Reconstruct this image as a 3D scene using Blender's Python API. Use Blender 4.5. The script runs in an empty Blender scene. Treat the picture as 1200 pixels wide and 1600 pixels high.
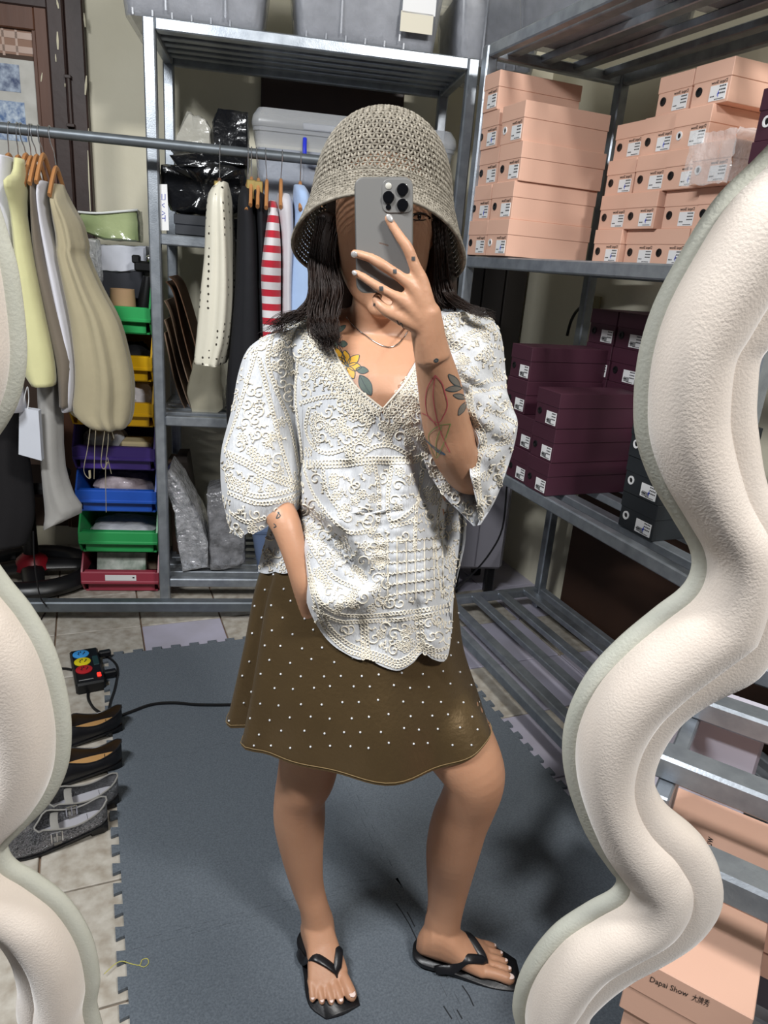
import bpy, bmesh, math, random
import numpy as np
from mathutils import Vector, Matrix
from mathutils.bvhtree import BVHTree
from mathutils.geometry import tessellate_polygon
random.seed(7); np.random.seed(7)
SC = bpy.context.scene; COL = SC.collection
# ---------------------------------------------------------------- camera
FPX = 1109.0; HC = 1.40
def _n(v): v = np.array(v, float); return v/np.linalg.norm(v)
_d = _n((-255, 3185, 1109)); _z = _n((-470, -425, 1109)); _z = _n(_z-_d*np.dot(_z, _d)); _x = np.cross(_d, _z)
RW = np.array([_x, _z, -_d])                       # camera axes -> world axes
CAM = np.array([0, 0, HC])
cam_data = bpy.data.cameras.new('camera'); cam = bpy.data.objects.new('camera', cam_data); COL.objects.link(cam)
cam_data.sensor_fit = 'AUTO'; cam_data.sensor_width = 36; cam_data.lens = FPX/1600*36
cam_data.clip_start = .02; cam_data.clip_end = 50
_cr, _cu, _cb = RW@np.array([1, 0, 0]), RW@np.array([0, -1, 0]), RW@np.array([0, 0, -1])
cam.matrix_world = Matrix([[_cr[i], _cu[i], _cb[i], CAM[i]] for i in range(3)]+[[0, 0, 0, 1]])
SC.camera = cam
# ---------------------------------------------------------------- light
world = bpy.data.worlds.new('world'); SC.world = world; world.use_nodes = True
world.node_tree.nodes['Background'].inputs[0].default_value = (.80, .86, 1, 1)
world.node_tree.nodes['Background'].inputs[1].default_value = .07
SC.view_settings.view_transform = 'Standard'; SC.view_settings.look = 'None'
SC.view_settings.gamma = 1; SC.view_settings.use_curve_mapping = False
SC.view_settings.exposure = -0.12
def area(name, loc, target, sx, sy, power, col=(1, 1, 1)):
    l = bpy.data.lights.new(name, 'AREA'); l.shape = 'RECTANGLE'; l.size = sx; l.size_y = sy; l.energy = power; l.color = col
    o = bpy.data.objects.new(name, l); COL.objects.link(o); o.location = loc
    o.rotation_euler = (Vector(target)-Vector(loc)).to_track_quat('-Z', 'Y').to_euler(); return o
area('ceiling_lamp_front', (.98, -1.1, 3.3), (.4, 1.6, 1.1), .50, .28, 102, (1, .985, .96))
area('ceiling_lamp_over', (-.95, .55, 2.8), (.2, 1.5, .4), .9, .14, 80, (.96, .98, 1))
# ---------------------------------------------------------------- helpers
def ray(x, y): return RW@np.array([(x-600)/FPX, (y-800)/FPX, 1.0])
def onplane(x, y, P, N):
    r = ray(x, y); return CAM+r*(np.dot(np.array(P)-CAM, N)/np.dot(r, N))
def at_z(x, y, z=0): return onplane(x, y, (0, 0, z), (0, 0, 1))
def at_X(x, y, X): return onplane(x, y, (X, 0, 0), (1, 0, 0))
def at_Y(x, y, Y): return onplane(x, y, (0, Y, 0), (0, 1, 0))
def at_d(x, y, d): return CAM+ray(x, y)*d          # at camera depth d
def proj(p):
    c = RW.T@(np.array(p, float)-CAM); return (600+FPX*c[0]/c[2], 800+FPX*c[1]/c[2], c[2])
def lin(h):
    c = [int(h[i:i+2], 16)/255 for i in (0, 2, 4)]
    return tuple(x/12.92 if x < .04045 else ((x+.055)/1.055)**2.4 for x in c)+(1,)
MATS = {}
def mat(name, hexc, rough=.6, metal=0, var=0, vscale=8, col2=None, bump=0, bscale=60, spec=.5, trans=0, alpha=1, ior=1.45, sheen=0, emit=0, stretch=None, detail=3, sss=0, coat=0):
    if name in MATS: return MATS[name]
    m = bpy.data.materials.new(name); m.use_nodes = True; nt = m.node_tree; b = nt.nodes['Principled BSDF']
    c = lin(hexc); b.inputs['Base Color'].default_value = c; b.inputs['Roughness'].default_value = rough
    b.inputs['Metallic'].default_value = metal; b.inputs['Specular IOR Level'].default_value = spec
    b.inputs['Transmission Weight'].default_value = trans; b.inputs['Alpha'].default_value = alpha; b.inputs['IOR'].default_value = ior
    if sheen: b.inputs['Sheen Weight'].default_value = sheen
    if coat: b.inputs['Coat Weight'].default_value = coat; b.inputs['Coat Roughness'].default_value = .15
    if sss:
        b.inputs['Subsurface Weight'].default_value = sss; b.inputs['Subsurface Radius'].default_value = (.012, .005, .003); b.inputs['Subsurface Scale'].default_value = 1
    if emit: b.inputs['Emission Color'].default_value = c; b.inputs['Emission Strength'].default_value = emit
    tc = nt.nodes.new('ShaderNodeTexCoord'); mp = nt.nodes.new('ShaderNodeMapping')
    nt.links.new(tc.outputs['Object'], mp.inputs[0])
    if stretch: mp.inputs['Scale'].default_value = stretch
    if var:
        n = nt.nodes.new('ShaderNodeTexNoise'); n.inputs['Scale'].default_value = vscale; n.inputs['Detail'].default_value = detail
        nt.links.new(mp.outputs[0], n.inputs['Vector'])
        r = nt.nodes.new('ShaderNodeMapRange'); r.inputs[1].default_value = .3; r.inputs[2].default_value = .7
        nt.links.new(n.outputs[0], r.inputs[0])
        x = nt.nodes.new('ShaderNodeMix'); x.data_type = 'RGBA'; x.inputs[6].default_value = c
        x.inputs[7].default_value = lin(col2) if col2 else tuple(v*.6 for v in c[:3])+(1,)
        mm = nt.nodes.new('ShaderNodeMath'); mm.operation = 'MULTIPLY'; mm.inputs[1].default_value = var
        nt.links.new(r.outputs[0], mm.inputs[0]); nt.links.new(mm.outputs[0], x.inputs[0]); nt.links.new(x.outputs[2], b.inputs['Base Color'])
    if bump:
        n2 = nt.nodes.new('ShaderNodeTexNoise'); n2.inputs['Scale'].default_value = bscale; n2.inputs['Detail'].default_value = 4
        nt.links.new(mp.outputs[0], n2.inputs['Vector'])
        bp = nt.nodes.new('ShaderNodeBump'); bp.inputs['Strength'].default_value = bump; bp.inputs['Distance'].default_value = .01
        nt.links.new(n2.outputs[0], bp.inputs['Height']); nt.links.new(bp.outputs[0], b.inputs['Normal'])
    MATS[name] = m; return m
class MB:
    def __init__(s): s.v = []; s.f = []; s.mi = []
    def add(s, vs, fs, m=0):
        o = len(s.v); s.v += [tuple(map(float, p)) for p in vs]; s.f += [tuple(i+o for i in f) for f in fs]; s.mi += [m]*len(fs); return s
    def box(s, c, size, rot=None, ch=None, m=0):
        hx, hy, hz = [a/2 for a in size]; ch = min(size)*.12 if ch is None else ch; ch = min(ch, min(hx, hy, hz)*.98)
        vs = []; idx = {}
        for sx in (-1, 1):
            for sy in (-1, 1):
                for sz in (-1, 1):
                    for k in range(3):
                        p = [sx*(hx-ch), sy*(hy-ch), sz*(hz-ch)]; p[k] = (sx*hx, sy*hy, sz*hz)[k]
                        idx[sx, sy, sz, k] = len(vs); vs.append(p)
        fs = []
        for k in range(3):
            a, b = [i for i in range(3) if i != k]
            for sg in (-1, 1):
                q = []
                for (u, w) in ((-1, -1), (1, -1), (1, 1), (-1, 1)):
                    t = [0, 0, 0]; t[k] = sg; t[a] = u; t[b] = w; q.append(idx[(*t, k)])
                fs.append(q)
            for u in (-1, 1):
                for w in (-1, 1):
                    t0 = [0, 0, 0]; t0[a] = u; t0[b] = w; t1 = t0[:]; t0[k] = -1; t1[k] = 1
                    fs.append([idx[(*t0, a)], idx[(*t1, a)], idx[(*t1, b)], idx[(*t0, b)]])
        for sx in (-1, 1):
            for sy in (-1, 1):
                for sz in (-1, 1): fs.append([idx[sx, sy, sz, k] for k in range(3)])
        vs = np.array(vs)
        if rot is not None: vs = vs@np.array(rot).T
        return s.add(vs+np.array(c), fs, m)
    def bx(s, lo, hi, **k):
        lo = np.array(lo); hi = np.array(hi); return s.box((lo+hi)/2, hi-lo, **k)
    def loft(s, rings, cap=True, closed=True, m=0):
        n = len(rings[0]); vs = [p for r in rings for p in r]; fs = []
        for j in range(len(rings)-1):
            for i in range(n if closed else n-1):
                k = (i+1) % n; fs.append((j*n+i, j*n+k, (j+1)*n+k, (j+1)*n+i))
        if cap and closed: fs.append(tuple(range(n))[::-1]); fs.append(tuple((len(rings)-1)*n+i for i in range(n)))
        return s.add(vs, fs, m)
    def tube(s, path, r, n=8, closed=False, cap=True, flat=1, up=None, m=0):
        P = [np.array(p, float) for p in path]; N = len(P); rr = r if hasattr(r, '__len__') else [r]*N
        T = [_n((P[(i+1) % N] if closed or i < N-1 else P[i])-(P[i-1] if closed or i > 0 else P[i])+1e-12) for i in range(N)]
        a = np.array(up, float) if up is not None else (np.array([0, 0, 1.]) if abs(T[0][2]) < .9 else np.array([1., 0, 0]))
        rings = []
        for i in range(N):
            a = a-T[i]*np.dot(a, T[i]); a = _n(a); b = np.cross(T[i], a)
            rings.append([P[i]+rr[i]*(math.cos(t)*b+math.sin(t)*a*flat) for t in (2*math.pi*k/n for k in range(n))])
        if closed: rings.append(rings[0]); cap = False
        return s.loft(rings, cap=cap, m=m)
    def lathe(s, prof, n=24, c=(0, 0, 0), cap=True, m=0, sx=1, sy=1):
        return s.loft([[(c[0]+r*sx*math.cos(2*math.pi*k/n), c[1]+r*sy*math.sin(2*math.pi*k/n), c[2]+z) for k in range(n)] for r, z in prof], cap=cap, m=m)
    def ball(s, c, r, n=10, k=7, rot=None, m=0):
        r = r if hasattr(r, '__len__') else (r, r, r); R_ = []
        for j in range(k+1):
            p = math.pi*(j+.02)/(k+.04)
            q = np.array([(r[0]*math.sin(p)*math.cos(2*math.pi*i/n), r[1]*math.sin(p)*math.sin(2*math.pi*i/n), -r[2]*math.cos(p)) for i in range(n)])
            if rot is not None: q = q@np.array(rot).T
            R_.append(list(q+np.array(c)))
        return s.loft(R_, m=m)
    def poly(s, pts, z0, z1, m=0):                  # vertical prism from a 2D outline
        n = len(pts); s.add([(p[0], p[1], z0) for p in pts]+[(p[0], p[1], z1) for p in pts],
              [tuple(range(n))[::-1], tuple(range(n, 2*n))]+[(i, (i+1) % n, n+(i+1) % n, n+i) for i in range(n)], m); return s
    def mesh(s, name, mats, smooth=False, fix=True):
        me = bpy.data.meshes.new(name); me.from_pydata(s.v, [], s.f)
        for m in (mats if isinstance(mats, (list, tuple)) else [mats]): me.materials.append(m)
        me.polygons.foreach_set('material_index', s.mi)
        if fix:
            b = bmesh.new(); b.from_mesh(me); bmesh.ops.recalc_face_normals(b, faces=b.faces); b.to_mesh(me); b.free()
        if smooth:
            me.polygons.foreach_set('use_smooth', [True]*len(me.polygons))
            if smooth != 'all': me.set_sharp_from_angle(angle=math.radians(40))
        me.update(); return me
    def build(s, name, mats, parent=None, smooth=False, fix=True): return link(name, s.mesh(name, mats, smooth, fix), parent)
def link(name, me, parent=None):
    o = bpy.data.objects.new(name, me); COL.objects.link(o); o.parent = parent; return o
def tag(o, label=None, cat=None, group=None, kind=None):
    for k, v in (('label', label), ('category', cat), ('group', group), ('kind', kind)):
        if v: o[k] = v
    return o
def thing(name, label, cat, loc=(0, 0, 0), rz=0, group=None):
    o = bpy.data.objects.new(name, None); o.empty_display_size = .05; COL.objects.link(o); o.location = loc; o.rotation_euler = (0, 0, rz)
    return tag(o, label, cat, group)
def dup(root, loc, rz=0, label=None, group=None):
    r = root.copy(); COL.objects.link(r); r.location = loc; r.rotation_euler = (0, 0, rz)
    if label: r['label'] = label
    if group: r['group'] = group
    for ch in list(root.children):
        c = ch.copy(); COL.objects.link(c); c.parent = r
        for g in ch.children:
            d = g.copy(); COL.objects.link(d); d.parent = c
    return r
def spline(pts, n=8, closed=False):
    P = [np.array(p, float) for p in pts]; N = len(P); out = []
    for i in range(N if closed else N-1):
        g = (lambda k: P[k % N]) if closed else (lambda k: P[min(max(k, 0), N-1)])
        a, b, c, d = g(i-1), g(i), g(i+1), g(i+2)
        for k in range(n):
            t = k/n; out.append(.5*((2*b)+(-a+c)*t+(2*a-5*b+4*c-d)*t*t+(-a+3*b-3*c+d)*t**3))
    if not closed: out.append(P[-1])
    return out
def rows_interp(rows, n):                           # spline-resample a table of rows
    q = spline(rows, 12); return [q[int(round(i*(len(q)-1)/(n-1)))] for i in range(n)]
_tx = {}
def text_mesh(s, size, mirror=False):
    key = (s, size, mirror)
    if key in _tx: return _tx[key]
    c = bpy.data.curves.new('txt', 'FONT'); c.body = s; c.size = size; c.extrude = .00015; c.resolution_u = 2
    o = bpy.data.objects.new('txt', c); COL.objects.link(o); dg = bpy.context.evaluated_depsgraph_get()
    me = o.evaluated_get(dg).to_mesh(); vs = [tuple(v.co) for v in me.vertices]; fs = [tuple(p.vertices) for p in me.polygons]
    COL.objects.unlink(o); bpy.data.objects.remove(o)
    w = max(v[0] for v in vs) if vs else 0
    if mirror: vs = [(w-v[0], v[1], v[2]) for v in vs]
    _tx[key] = (vs, fs, w); return _tx[key]
# ---------------------------------------------------------------- materials
STEEL = mat('galvanised_steel', 'a6acb3', .36, .68, .6, 22, '757c84', .05, 200, stretch=(1, 1, 1))
DSTEEL = mat('dark_steel', '6d7378', .45, .6, .4, 25, '4c5156')
WALLM = mat('cream_plaster', 'd8d3bf', .9, 0, .5, 3, 'c2bca5', .1, 40, detail=6)
PEACH = mat('peach_cardboard', 'dfb49e', .62, 0, .25, 3, 'd8a890', .02, 150)
PEACHD = mat('peach_edge', 'c98f70', .7)
MAROON = mat('maroon_cardboard', '43202f', .55, 0, .3, 5, '361826')
BLACKB = mat('black_cardboard', '22262a', .55, 0, .2, 5, '1a1d20')
WHITE = mat('white_paper', 'e6e6e6', .7); INK = mat('black_ink', '17171a', .6); BLUEINK = mat('blue_ink', '2a3fb0', .5)
BLACKP = mat('black_plastic', '141416', .35); WHITEP = mat('white_plastic', 'dcdcdc', .4)
TUB = mat('translucent_plastic', 'd4d8e0', .25, 0, trans=.55, alpha=.55, spec=.6, bump=.05, bscale=12)
FILM = mat('clear_film', 'f2f4f6', .08, 0, trans=.0, alpha=.33, spec=1, bump=1, bscale=30)
GREYFILL = mat('packed_grey_cloth', '6f7076', .6, 0, .8, 14, 'a5a6ac', .8, 25)
BLACKFILM = mat('black_film', '101114', .16, 0, bump=.6, bscale=16, spec=.7)
# ---------------------------------------------------------------- rack frames
AB = math.atan(-.234); OB = np.array([.253, 2.79, 0]); UB = np.array([math.cos(AB), math.sin(AB), 0]); VB = np.array([-math.sin(AB), math.cos(AB), 0])
def bk(x, y, off=0): return onplane(x, y, OB+VB*off, VB)       # pixel -> plane parallel to the back rack
def bw(u, off, z): return OB+UB*u+VB*off+np.array([0, 0, z])
def bl(x, y, off=0): p = bk(x, y, off)-OB; return np.array([p@UB, off, p[2]])
# ================================================================ setting
fl = MB().bx((-1.6, .1, -.06), (2.2, 3.6, -.008)).build('floor', mat('grout', '6a5140', .9, 0, .6, 12, '8a7a68')); tag(fl, kind='structure')
TILEM = mat('ceramic_tile', 'bcb7ad', .5, 0, .85, 26, '8b8071', .03, 60, detail=12); TILE2 = mat('lilac_tile', 'b4b1c2', .45, 0, .5, 6, '938d92')
tms = [MB().box((0, 0, -.006), (.3, .3, .012), ch=.002).mesh('tile', m) for m in (TILEM, TILE2)]
tx0, ty0 = -.178, 1.08
for i in range(-4, 7):
    for j in range(-3, 8):
        c = (tx0+(i+.5)*.3055, ty0+(j+.5)*.3055); o = link('tile', tms[1 if (i >= 4 and (i+j) % 3 or (i, j) in ((1, 4),)) else 0], fl)
        o.location = (c[0], c[1], random.uniform(-.0008, .0008)); o.rotation_euler = (0, 0, random.choice((0, 1, 2, 3))*math.pi/2)
o = MB().bx((-1.75, .62, -.1), (3.2, .70, 3.3)).build('wall_back', WALLM); o.location = OB; o.rotation_euler = (0, 0, AB); tag(o, kind='structure')
o = MB().bx((1.93, .3, -.06), (2.02, 3.4, 3.3)).build('wall_right', WALLM); tag(o, kind='structure')
o = MB().bx((-1.6, .1, 3.28), (2.2, 3.7, 3.35)).build('ceiling', mat('ceiling_paint', 'c9c6b8', .9, 0, .2, 2)); tag(o, kind='structure')
# dark wooden door with papers on the back wall
DOORM = mat('dark_brown_paint', '33231f', .5, 0, .5, 6, '241a18', .08, 30); WOODM = mat('brown_wood', '5c3a28', .5, 0, .6, 10, '42281b', .05, 40, stretch=(1, 1, .15))
ux = lambda x, off, y=150: bl(x, y, off)[0]
dr = MB(); dr.bx((ux(80, .57), .57, 0), (ux(107, .57)-.002, .625, 2.75)); dr.build('door_1', DOORM, smooth=False)
dr = COL.objects['door_1']; dr.location = OB; dr.rotation_euler = (0, 0, AB); tag(dr, kind='structure')
MB().bx((ux(107, .575)+.001, .575, 0), (ux(136, .575), .622, 2.75)).build('frame_board', DOORM, dr)
MB().bx((ux(59, .59, 120), .59, .1), (ux(80, .57)-.002, .622, 2.24)).build('leaf_stile', WOODM, dr)
MB().bx((ux(54, .596, 120), .598, .1), (ux(60, .59, 120), .622, 2.16)).build('leaf_bead', WOODM, dr)
MB().bx((-1.2, .592, 2.15), (ux(59, .59, 120), .622, 2.24)).build('leaf_rail', WOODM, dr)
MB().bx((-1.2, .585, 2.225), (-.455, .625, 2.33)).build('head_board', DOORM, dr)
MB().bx((-1.2, .612, .1), (-.53, .62, 2.14)).build('leaf_panel', mat('old_board', '4a3a30', .8, 0, .5, 5), dr)
MB().tube([(ux(108, .565), .565, 1.83), (ux(108, .565), .565, 2.0)], .009, 8).box((ux(108, .565), .565, 1.83), (.03, .02, .012)).box((ux(108, .565), .565, 2.0), (.025, .02, .012)).build('hinge', DOORM, dr)
sp = MB()
for (x0, y0, x1, y1, w) in ((89, 0, 92, 14, 3), (90, 50, 91, 78, 3.5), (87, 85, 88, 97, 2), (64, 112, 62, 126, 2), (102, 130, 102, 136, 1.5), (135, 118, 133, 148, 3.5), (131, 20, 133, 42, 3), (138, 200, 138, 215, 1.5), (137, 235, 141, 330, 2.2)):
    a, b = bl(x0, y0, .572), bl(x1, y1, .572); y = .57-.0012 if x0 < 118 and x0 > 80 else (.589 if x0 < 80 else .5745)
    sp.tube([(a[0], y, a[2]), ((a[0]+b[0])/2, y, (a[2]+b[2])/2), (b[0], y, b[2])], [w*.0006, w*.0014, w*.0008], 6)
sp.build('paint_splash', mat('cream_paint', 'cfc9b0', .7), dr)
def sheet(x0, y0, x1, y1, off, m, nm='paper_sheet', th=.001):
    a, b = bl(x0, y0, off), bl(x1, y1, off); return MB().bx((min(a[0], b[0]), off-th, min(a[2], b[2])), (max(a[0], b[0]), off, max(a[2], b[2])), ch=.0002).build(nm, m, dr)
sheet(-40, 85, 72, 330, .6105, mat('grey_paper', 'bdbcb6', .7, 0, .6, 14, '9a9890'))
sheet(-60, 22, 62, 90, .6115, mat('brown_paper', '8d6f5e', .7, 0, .3, 9, '7a5d4d'))
sheet(-10, 97, 33, 145, .6092, mat('photo_blue', '25385e', .35, 0, .9, 45, 'a9b6c6', detail=6), 'photo_print')
sheet(-12, 155, 43, 222, .6092, mat('photo_blue2', '3a5c8c', .35, 0, .9, 55, 'c0ccd6', detail=6), 'photo_print')
for k in range(3): sheet(-40, 30+k*22, 54, 31+k*22, .6098, mat('tape', 'a88f80', .3), 'tape_strip', .0004)
for k in (3, 24): sheet(k, 20, k+1.5, 86, .6098, mat('tape', 'a88f80', .3), 'tape_strip', .0004)
a, b = bl(408, 128, .6), bl(628, 194, .6)
o = MB().bx((a[0], .585, b[2]-.02), (b[0], .625, a[2]+.03)).build('trim_1', DOORM); o.location = OB; o.rotation_euler = (0, 0, AB); tag(o, kind='structure')
# yellow cable on the back wall
o = MB().tube([at_Y(x, y, 2.93) for x, y in ((960, 130), (947, 200), (940, 300), (932, 420), (905, 520), (896, 700))], .004, 6).build('wall_cable', mat('yellow_cable', 'a88a1e', .5)); tag(o, 'thin yellow cable running down the back wall behind the steel rack', 'cable')
# ---------------------------------------------------------------- foam mats
def tooth_edge(p, q, n, out, start=0):
    p = np.array(p); q = np.array(q); d = (q-p)/n; L = np.linalg.norm(d); t = d/L; nrm = np.array([t[1], -t[0]])*out; pts = []
    for k in range(n):
        a = p+d*k
        for u, w in ((.27, 0), (.20, .018), (.72, .018), (.65, 0)): pts.append(a+t*L*u+nrm*w)
    return pts
MATM = mat('grey_felt', '636b73', .95, 0, .8, 230, '464d55', .3, 420, sheen=.15, detail=9)
mats_g = []
for ix, xa in enumerate((0, .6)):
    for iy, ya in enumerate((1.8, 1.2, .6)):
        x0, x1, y0, y1 = xa, xa+.6, ya, ya+.6; e = .0007
        pts = [np.array((x0, y0))]
        # bottom edge (interior seam: notch of the next tile): teeth point down
        pts += tooth_edge((x0, y0), (x1, y0), 10, 1); pts.append(np.array((x1, y0)))
        pts += tooth_edge((x1, y0), (x1, y1), 10, 1); pts.append(np.array((x1, y1)))
        if iy == 0: pts += tooth_edge((x1, y1), (x0, y1), 9, 1)
        else: pts += tooth_edge((x0, y1-e), (x1, y1-e), 10, 1)[::-1]
        pts.append(np.array((x0, y1)))
        if ix == 0: pts += tooth_edge((x0, y1), (x0, y0), 10, 1)
        else: pts += tooth_edge((x0+e, y0), (x0+e, y1), 10, 1)[::-1]
        n_ = len(pts); T_ = tessellate_polygon([[Vector((p[0], p[1], 0)) for p in pts]])
        mm = MB().add([(p[0], p[1], .0015) for p in pts]+[(p[0], p[1], .0095) for p in pts], [tuple(i+n_ for i in t) for t in T_]+[(i, (i+1) % n_, n_+(i+1) % n_, n_+i) for i in range(n_)]).build('foam_mat', MATM)
        nm = [['far left', 'middle left', 'near left'], ['far right', 'middle right', 'near right']][ix][iy]
        tag(mm, 'grey felt jigsaw foam mat, %s tile of the six' % nm, 'mat', 'grey jigsaw foam mats on the floor')
MZ = .0095
tag(MB().tube([np.append(at_z(x, y, MZ+.001)[:2], MZ+.0012) for x, y in spline([(163, 1522), (178, 1508), (190, 1502), (205, 1506), (218, 1508), (222, 1500), (230, 1498), (232, 1505), (225, 1511), (217, 1508)], 5)], .0008, 5).build('loose_thread', mat('yellow_thread', 'b9b35a', .7)), 'tiny yellow loose thread curled on the grey mat edge', 'thread')
cr = MB()
for pl in (((619, 1412), (628, 1425), (640, 1445), (652, 1470)), ((722, 1540), (733, 1556), (740, 1572)), ((693, 1572), (700, 1583), (706, 1592)), ((714, 1578), (722, 1592)), ((636, 1425), (642, 1436), (648, 1448))):
    cr.tube([np.append(at_z(x, y, MZ)[:2], MZ+.0004) for x, y in pl], .0014, 4, flat=.3)
tag(cr.build('floor_scratches', mat('dark_scratch', '24282c', .9)), 'dark scratches and lint on the grey mat by the sandals', 'lint', kind='stuff')
# ---------------------------------------------------------------- racks
def rack_parts(root, L, D, levels, posts_y=(0,), slats=5, slat_w=.04, along='x', t=.04, top=2.1):
    """local frame: x along the front, y to the back"""
    pm = MB().bx((0, 0, 0), (t, t, top)).mesh('post', STEEL)
    for x in posts_y:
        for y in (0, D-t):
            o = link('post', pm, root); o.location = (x, y, 0)
    bm = MB().bx((t, .003, -.037), (L-t, .037, 0)).mesh('beam', STEEL); sm = MB().bx((.003, t, -.036), (.037, D-t, -.001)).mesh('side_beam', STEEL)
    st = MB().bx((t*.5, 0, -.022), (L-t*.5, slat_w, .002)).mesh('slat', STEEL)
    for z in levels:
        for y in (0, D-t): o = link('beam', bm, root); o.location = (0, y, z)
        for x in (0, L-t): o = link('side_beam', sm, root); o.location = (x, 0, z)
        for k in range(slats):
            o = link('slat', st, root); o.location = (0, .075+(D-.15-slat_w)*k/(slats-1), z)
rb = thing('steel_rack', 'galvanised steel shelving rack against the back wall behind the clothes rail', 'rack', bw(-.04, 0, 0), AB)
rack_parts(rb, 1.13, .5, (2.1, 1.445, .79, .105), (0, 1.09))
rr = thing('steel_rack', 'galvanised steel rack along the right wall stacked with shoe boxes', 'rack', (1.25, 2.41, 0), -math.pi/2)
rack_parts(rr, 1.35, .58, (2.1, 1.452, .775, .097), (0, 1.31), slats=4)
# garment rail
gr = thing('garment_rail', 'grey steel garment rail in front of the back rack', 'rail', OB, AB)
MB().tube([(-1.1, -.12, 1.715), (.64, -.12, 1.715)], .016, 14).build('hanging_bar', DSTEEL, gr, smooth=True)
MB().bx((-1.1, -.18, .045), (.64, -.135, .088)).build('foot_bar', DSTEEL, gr)
for x in (-1.12, .64):
    MB().bx((x, -.175, .0), (x+.035, -.14, 1.73)).build('upright', DSTEEL, gr)
# ---------------------------------------------------------------- shoe boxes
_bc = {}
def shoe_box(sz, colr, loc, label, group, rz=0, ring='black', words='Dapai Show', mark=0, tilt=0, lidh=.42, name='shoe_box', cat='shoe box'):
    l, w, h = sz; key = (sz, colr.name, ring, words, mark)
    r = thing(name, label, cat, loc, rz, group)
    if key not in _bc:
        P = {}; hz = h*(1-lidh)
        P['body'] = MB().bx((.002, .002, 0), (l-.002, w-.002, h-.004), ch=.0012).mesh('body', colr)
        P['lid'] = MB().bx((0, 0, hz), (l, w, h), ch=.0012).mesh('lid', colr)
        q = MB(); yc, zc = w*.80, hz*.62; rad = w*.066
        rg = []
        for (rr_, xx) in ((rad*1.25, .002), (rad*1.25, -.0005), (rad*.75, -.0005), (rad*.7, .0016)):
            rg.append([(xx, yc+rr_*math.cos(2*math.pi*k/16), zc+rr_*1.05*math.sin(2*math.pi*k/16)) for k in range(16)])
        q.loft(rg, cap=False); q.add(rg[3], [tuple(range(16))], 1)
        P['eyelet'] = q.mesh('eyelet', [BLACKP if ring == 'black' else WHITEP, BLACKP])
        y0, y1, z0, z1 = w*.08, w*.50, hz*.12, hz*.74
        P['sticker'] = MB().bx((.0008, y0, z0), (.0021, y1, z1), ch=.0001).mesh('sticker', WHITE)
        pr = MB(); rnd = random.Random(mark*7+3); ww, hh = y1-y0, z1-z0
        def dash(ya, yb, za, zb, m=0): pr.bx((.0003, ya, za), (.0009, yb, zb), ch=.00005, m=m)
        for k in range(3):
            yy = y0+ww*.06
            for j in range(4): dash(yy, yy+ww*.07, z1-hh*(.16+.22*k), z1-hh*(.07+.22*k)); yy += ww*.10
        for j in range(6): dash(y0+ww*(.12+.09*j), y0+ww*(.18+.09*j), z0+hh*.06, z0+hh*.12)
        for j in range(3): dash(y0+ww*(.68+.09*j), y0+ww*(.74+.09*j), z0+hh*.26, z0+hh*.34)
        if colr is not PEACH:
            for j in range(9): dash(y0+ww*(.45+.05*j), y0+ww*(.475+.05*j), z0+hh*.1, z0+hh*.45)
        if mark:
            for (a, b) in (((.5, .3), (.44, .62)), ((.5, .42), (.40, .45)), ((.44, .2), (.44, .55))):
                pr.tube([(.0004, y0+ww*a[0], z0+hh*a[1]), (.0004, y0+ww*b[0], z0+hh*b[1])], w*.006, 4, m=1)
        P['print'] = pr.mesh('print', [INK, BLUEINK])
        if words:
            vs, fs, tw = text_mesh(words, w*.085); sc = min(1, w*.44/max(tw, 1e-6))
            P['lettering'] = MB().add([(.0012-v[2], y0+v[0]*sc+w*.01, hz*.80+v[1]*sc) for v in vs], fs).mesh('lettering', INK, fix=False)
        _bc[key] = P
    P = _bc[key]
    for nm in ('body', 'lid', 'eyelet', 'sticker', 'lettering'):
        if nm in P:
            o = link(nm, P[nm], r)
            if nm == 'sticker': link('print', P['print'], o)
            if nm == 'eyelet' and ring == 'white': o['label'] = 'white eyelet ring'
    return r
ordn = ['bottom', 'second', 'third', 'fourth', 'fifth']
# peach, front pile: two columns
S1 = (.315, .135, .1105)
for k in range(5):
    shoe_box(S1, PEACH, (1.252+[0, .006, .012, .006, 0][k], 2.245+[0, .012, .0, .016, .03][k], 1.456+.1108*k), 'peach shoe box, %s from the shelf, rear column of the front pile' % ordn[k], 'peach shoe boxes of the front pile', mark=k % 2)
for k in range(4):
    shoe_box(S1, PEACH, (1.25+[-.004, .0, .006, .004][k], 2.098+[0, .004, -.006, .002][k], 1.456+.1108*k), 'peach shoe box, %s from the shelf in the foremost column of the front pile' % ordn[k], 'peach shoe boxes of the front pile', ring='white' if k in (0, 3) else 'black', mark=1 if k == 0 else 0)
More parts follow.
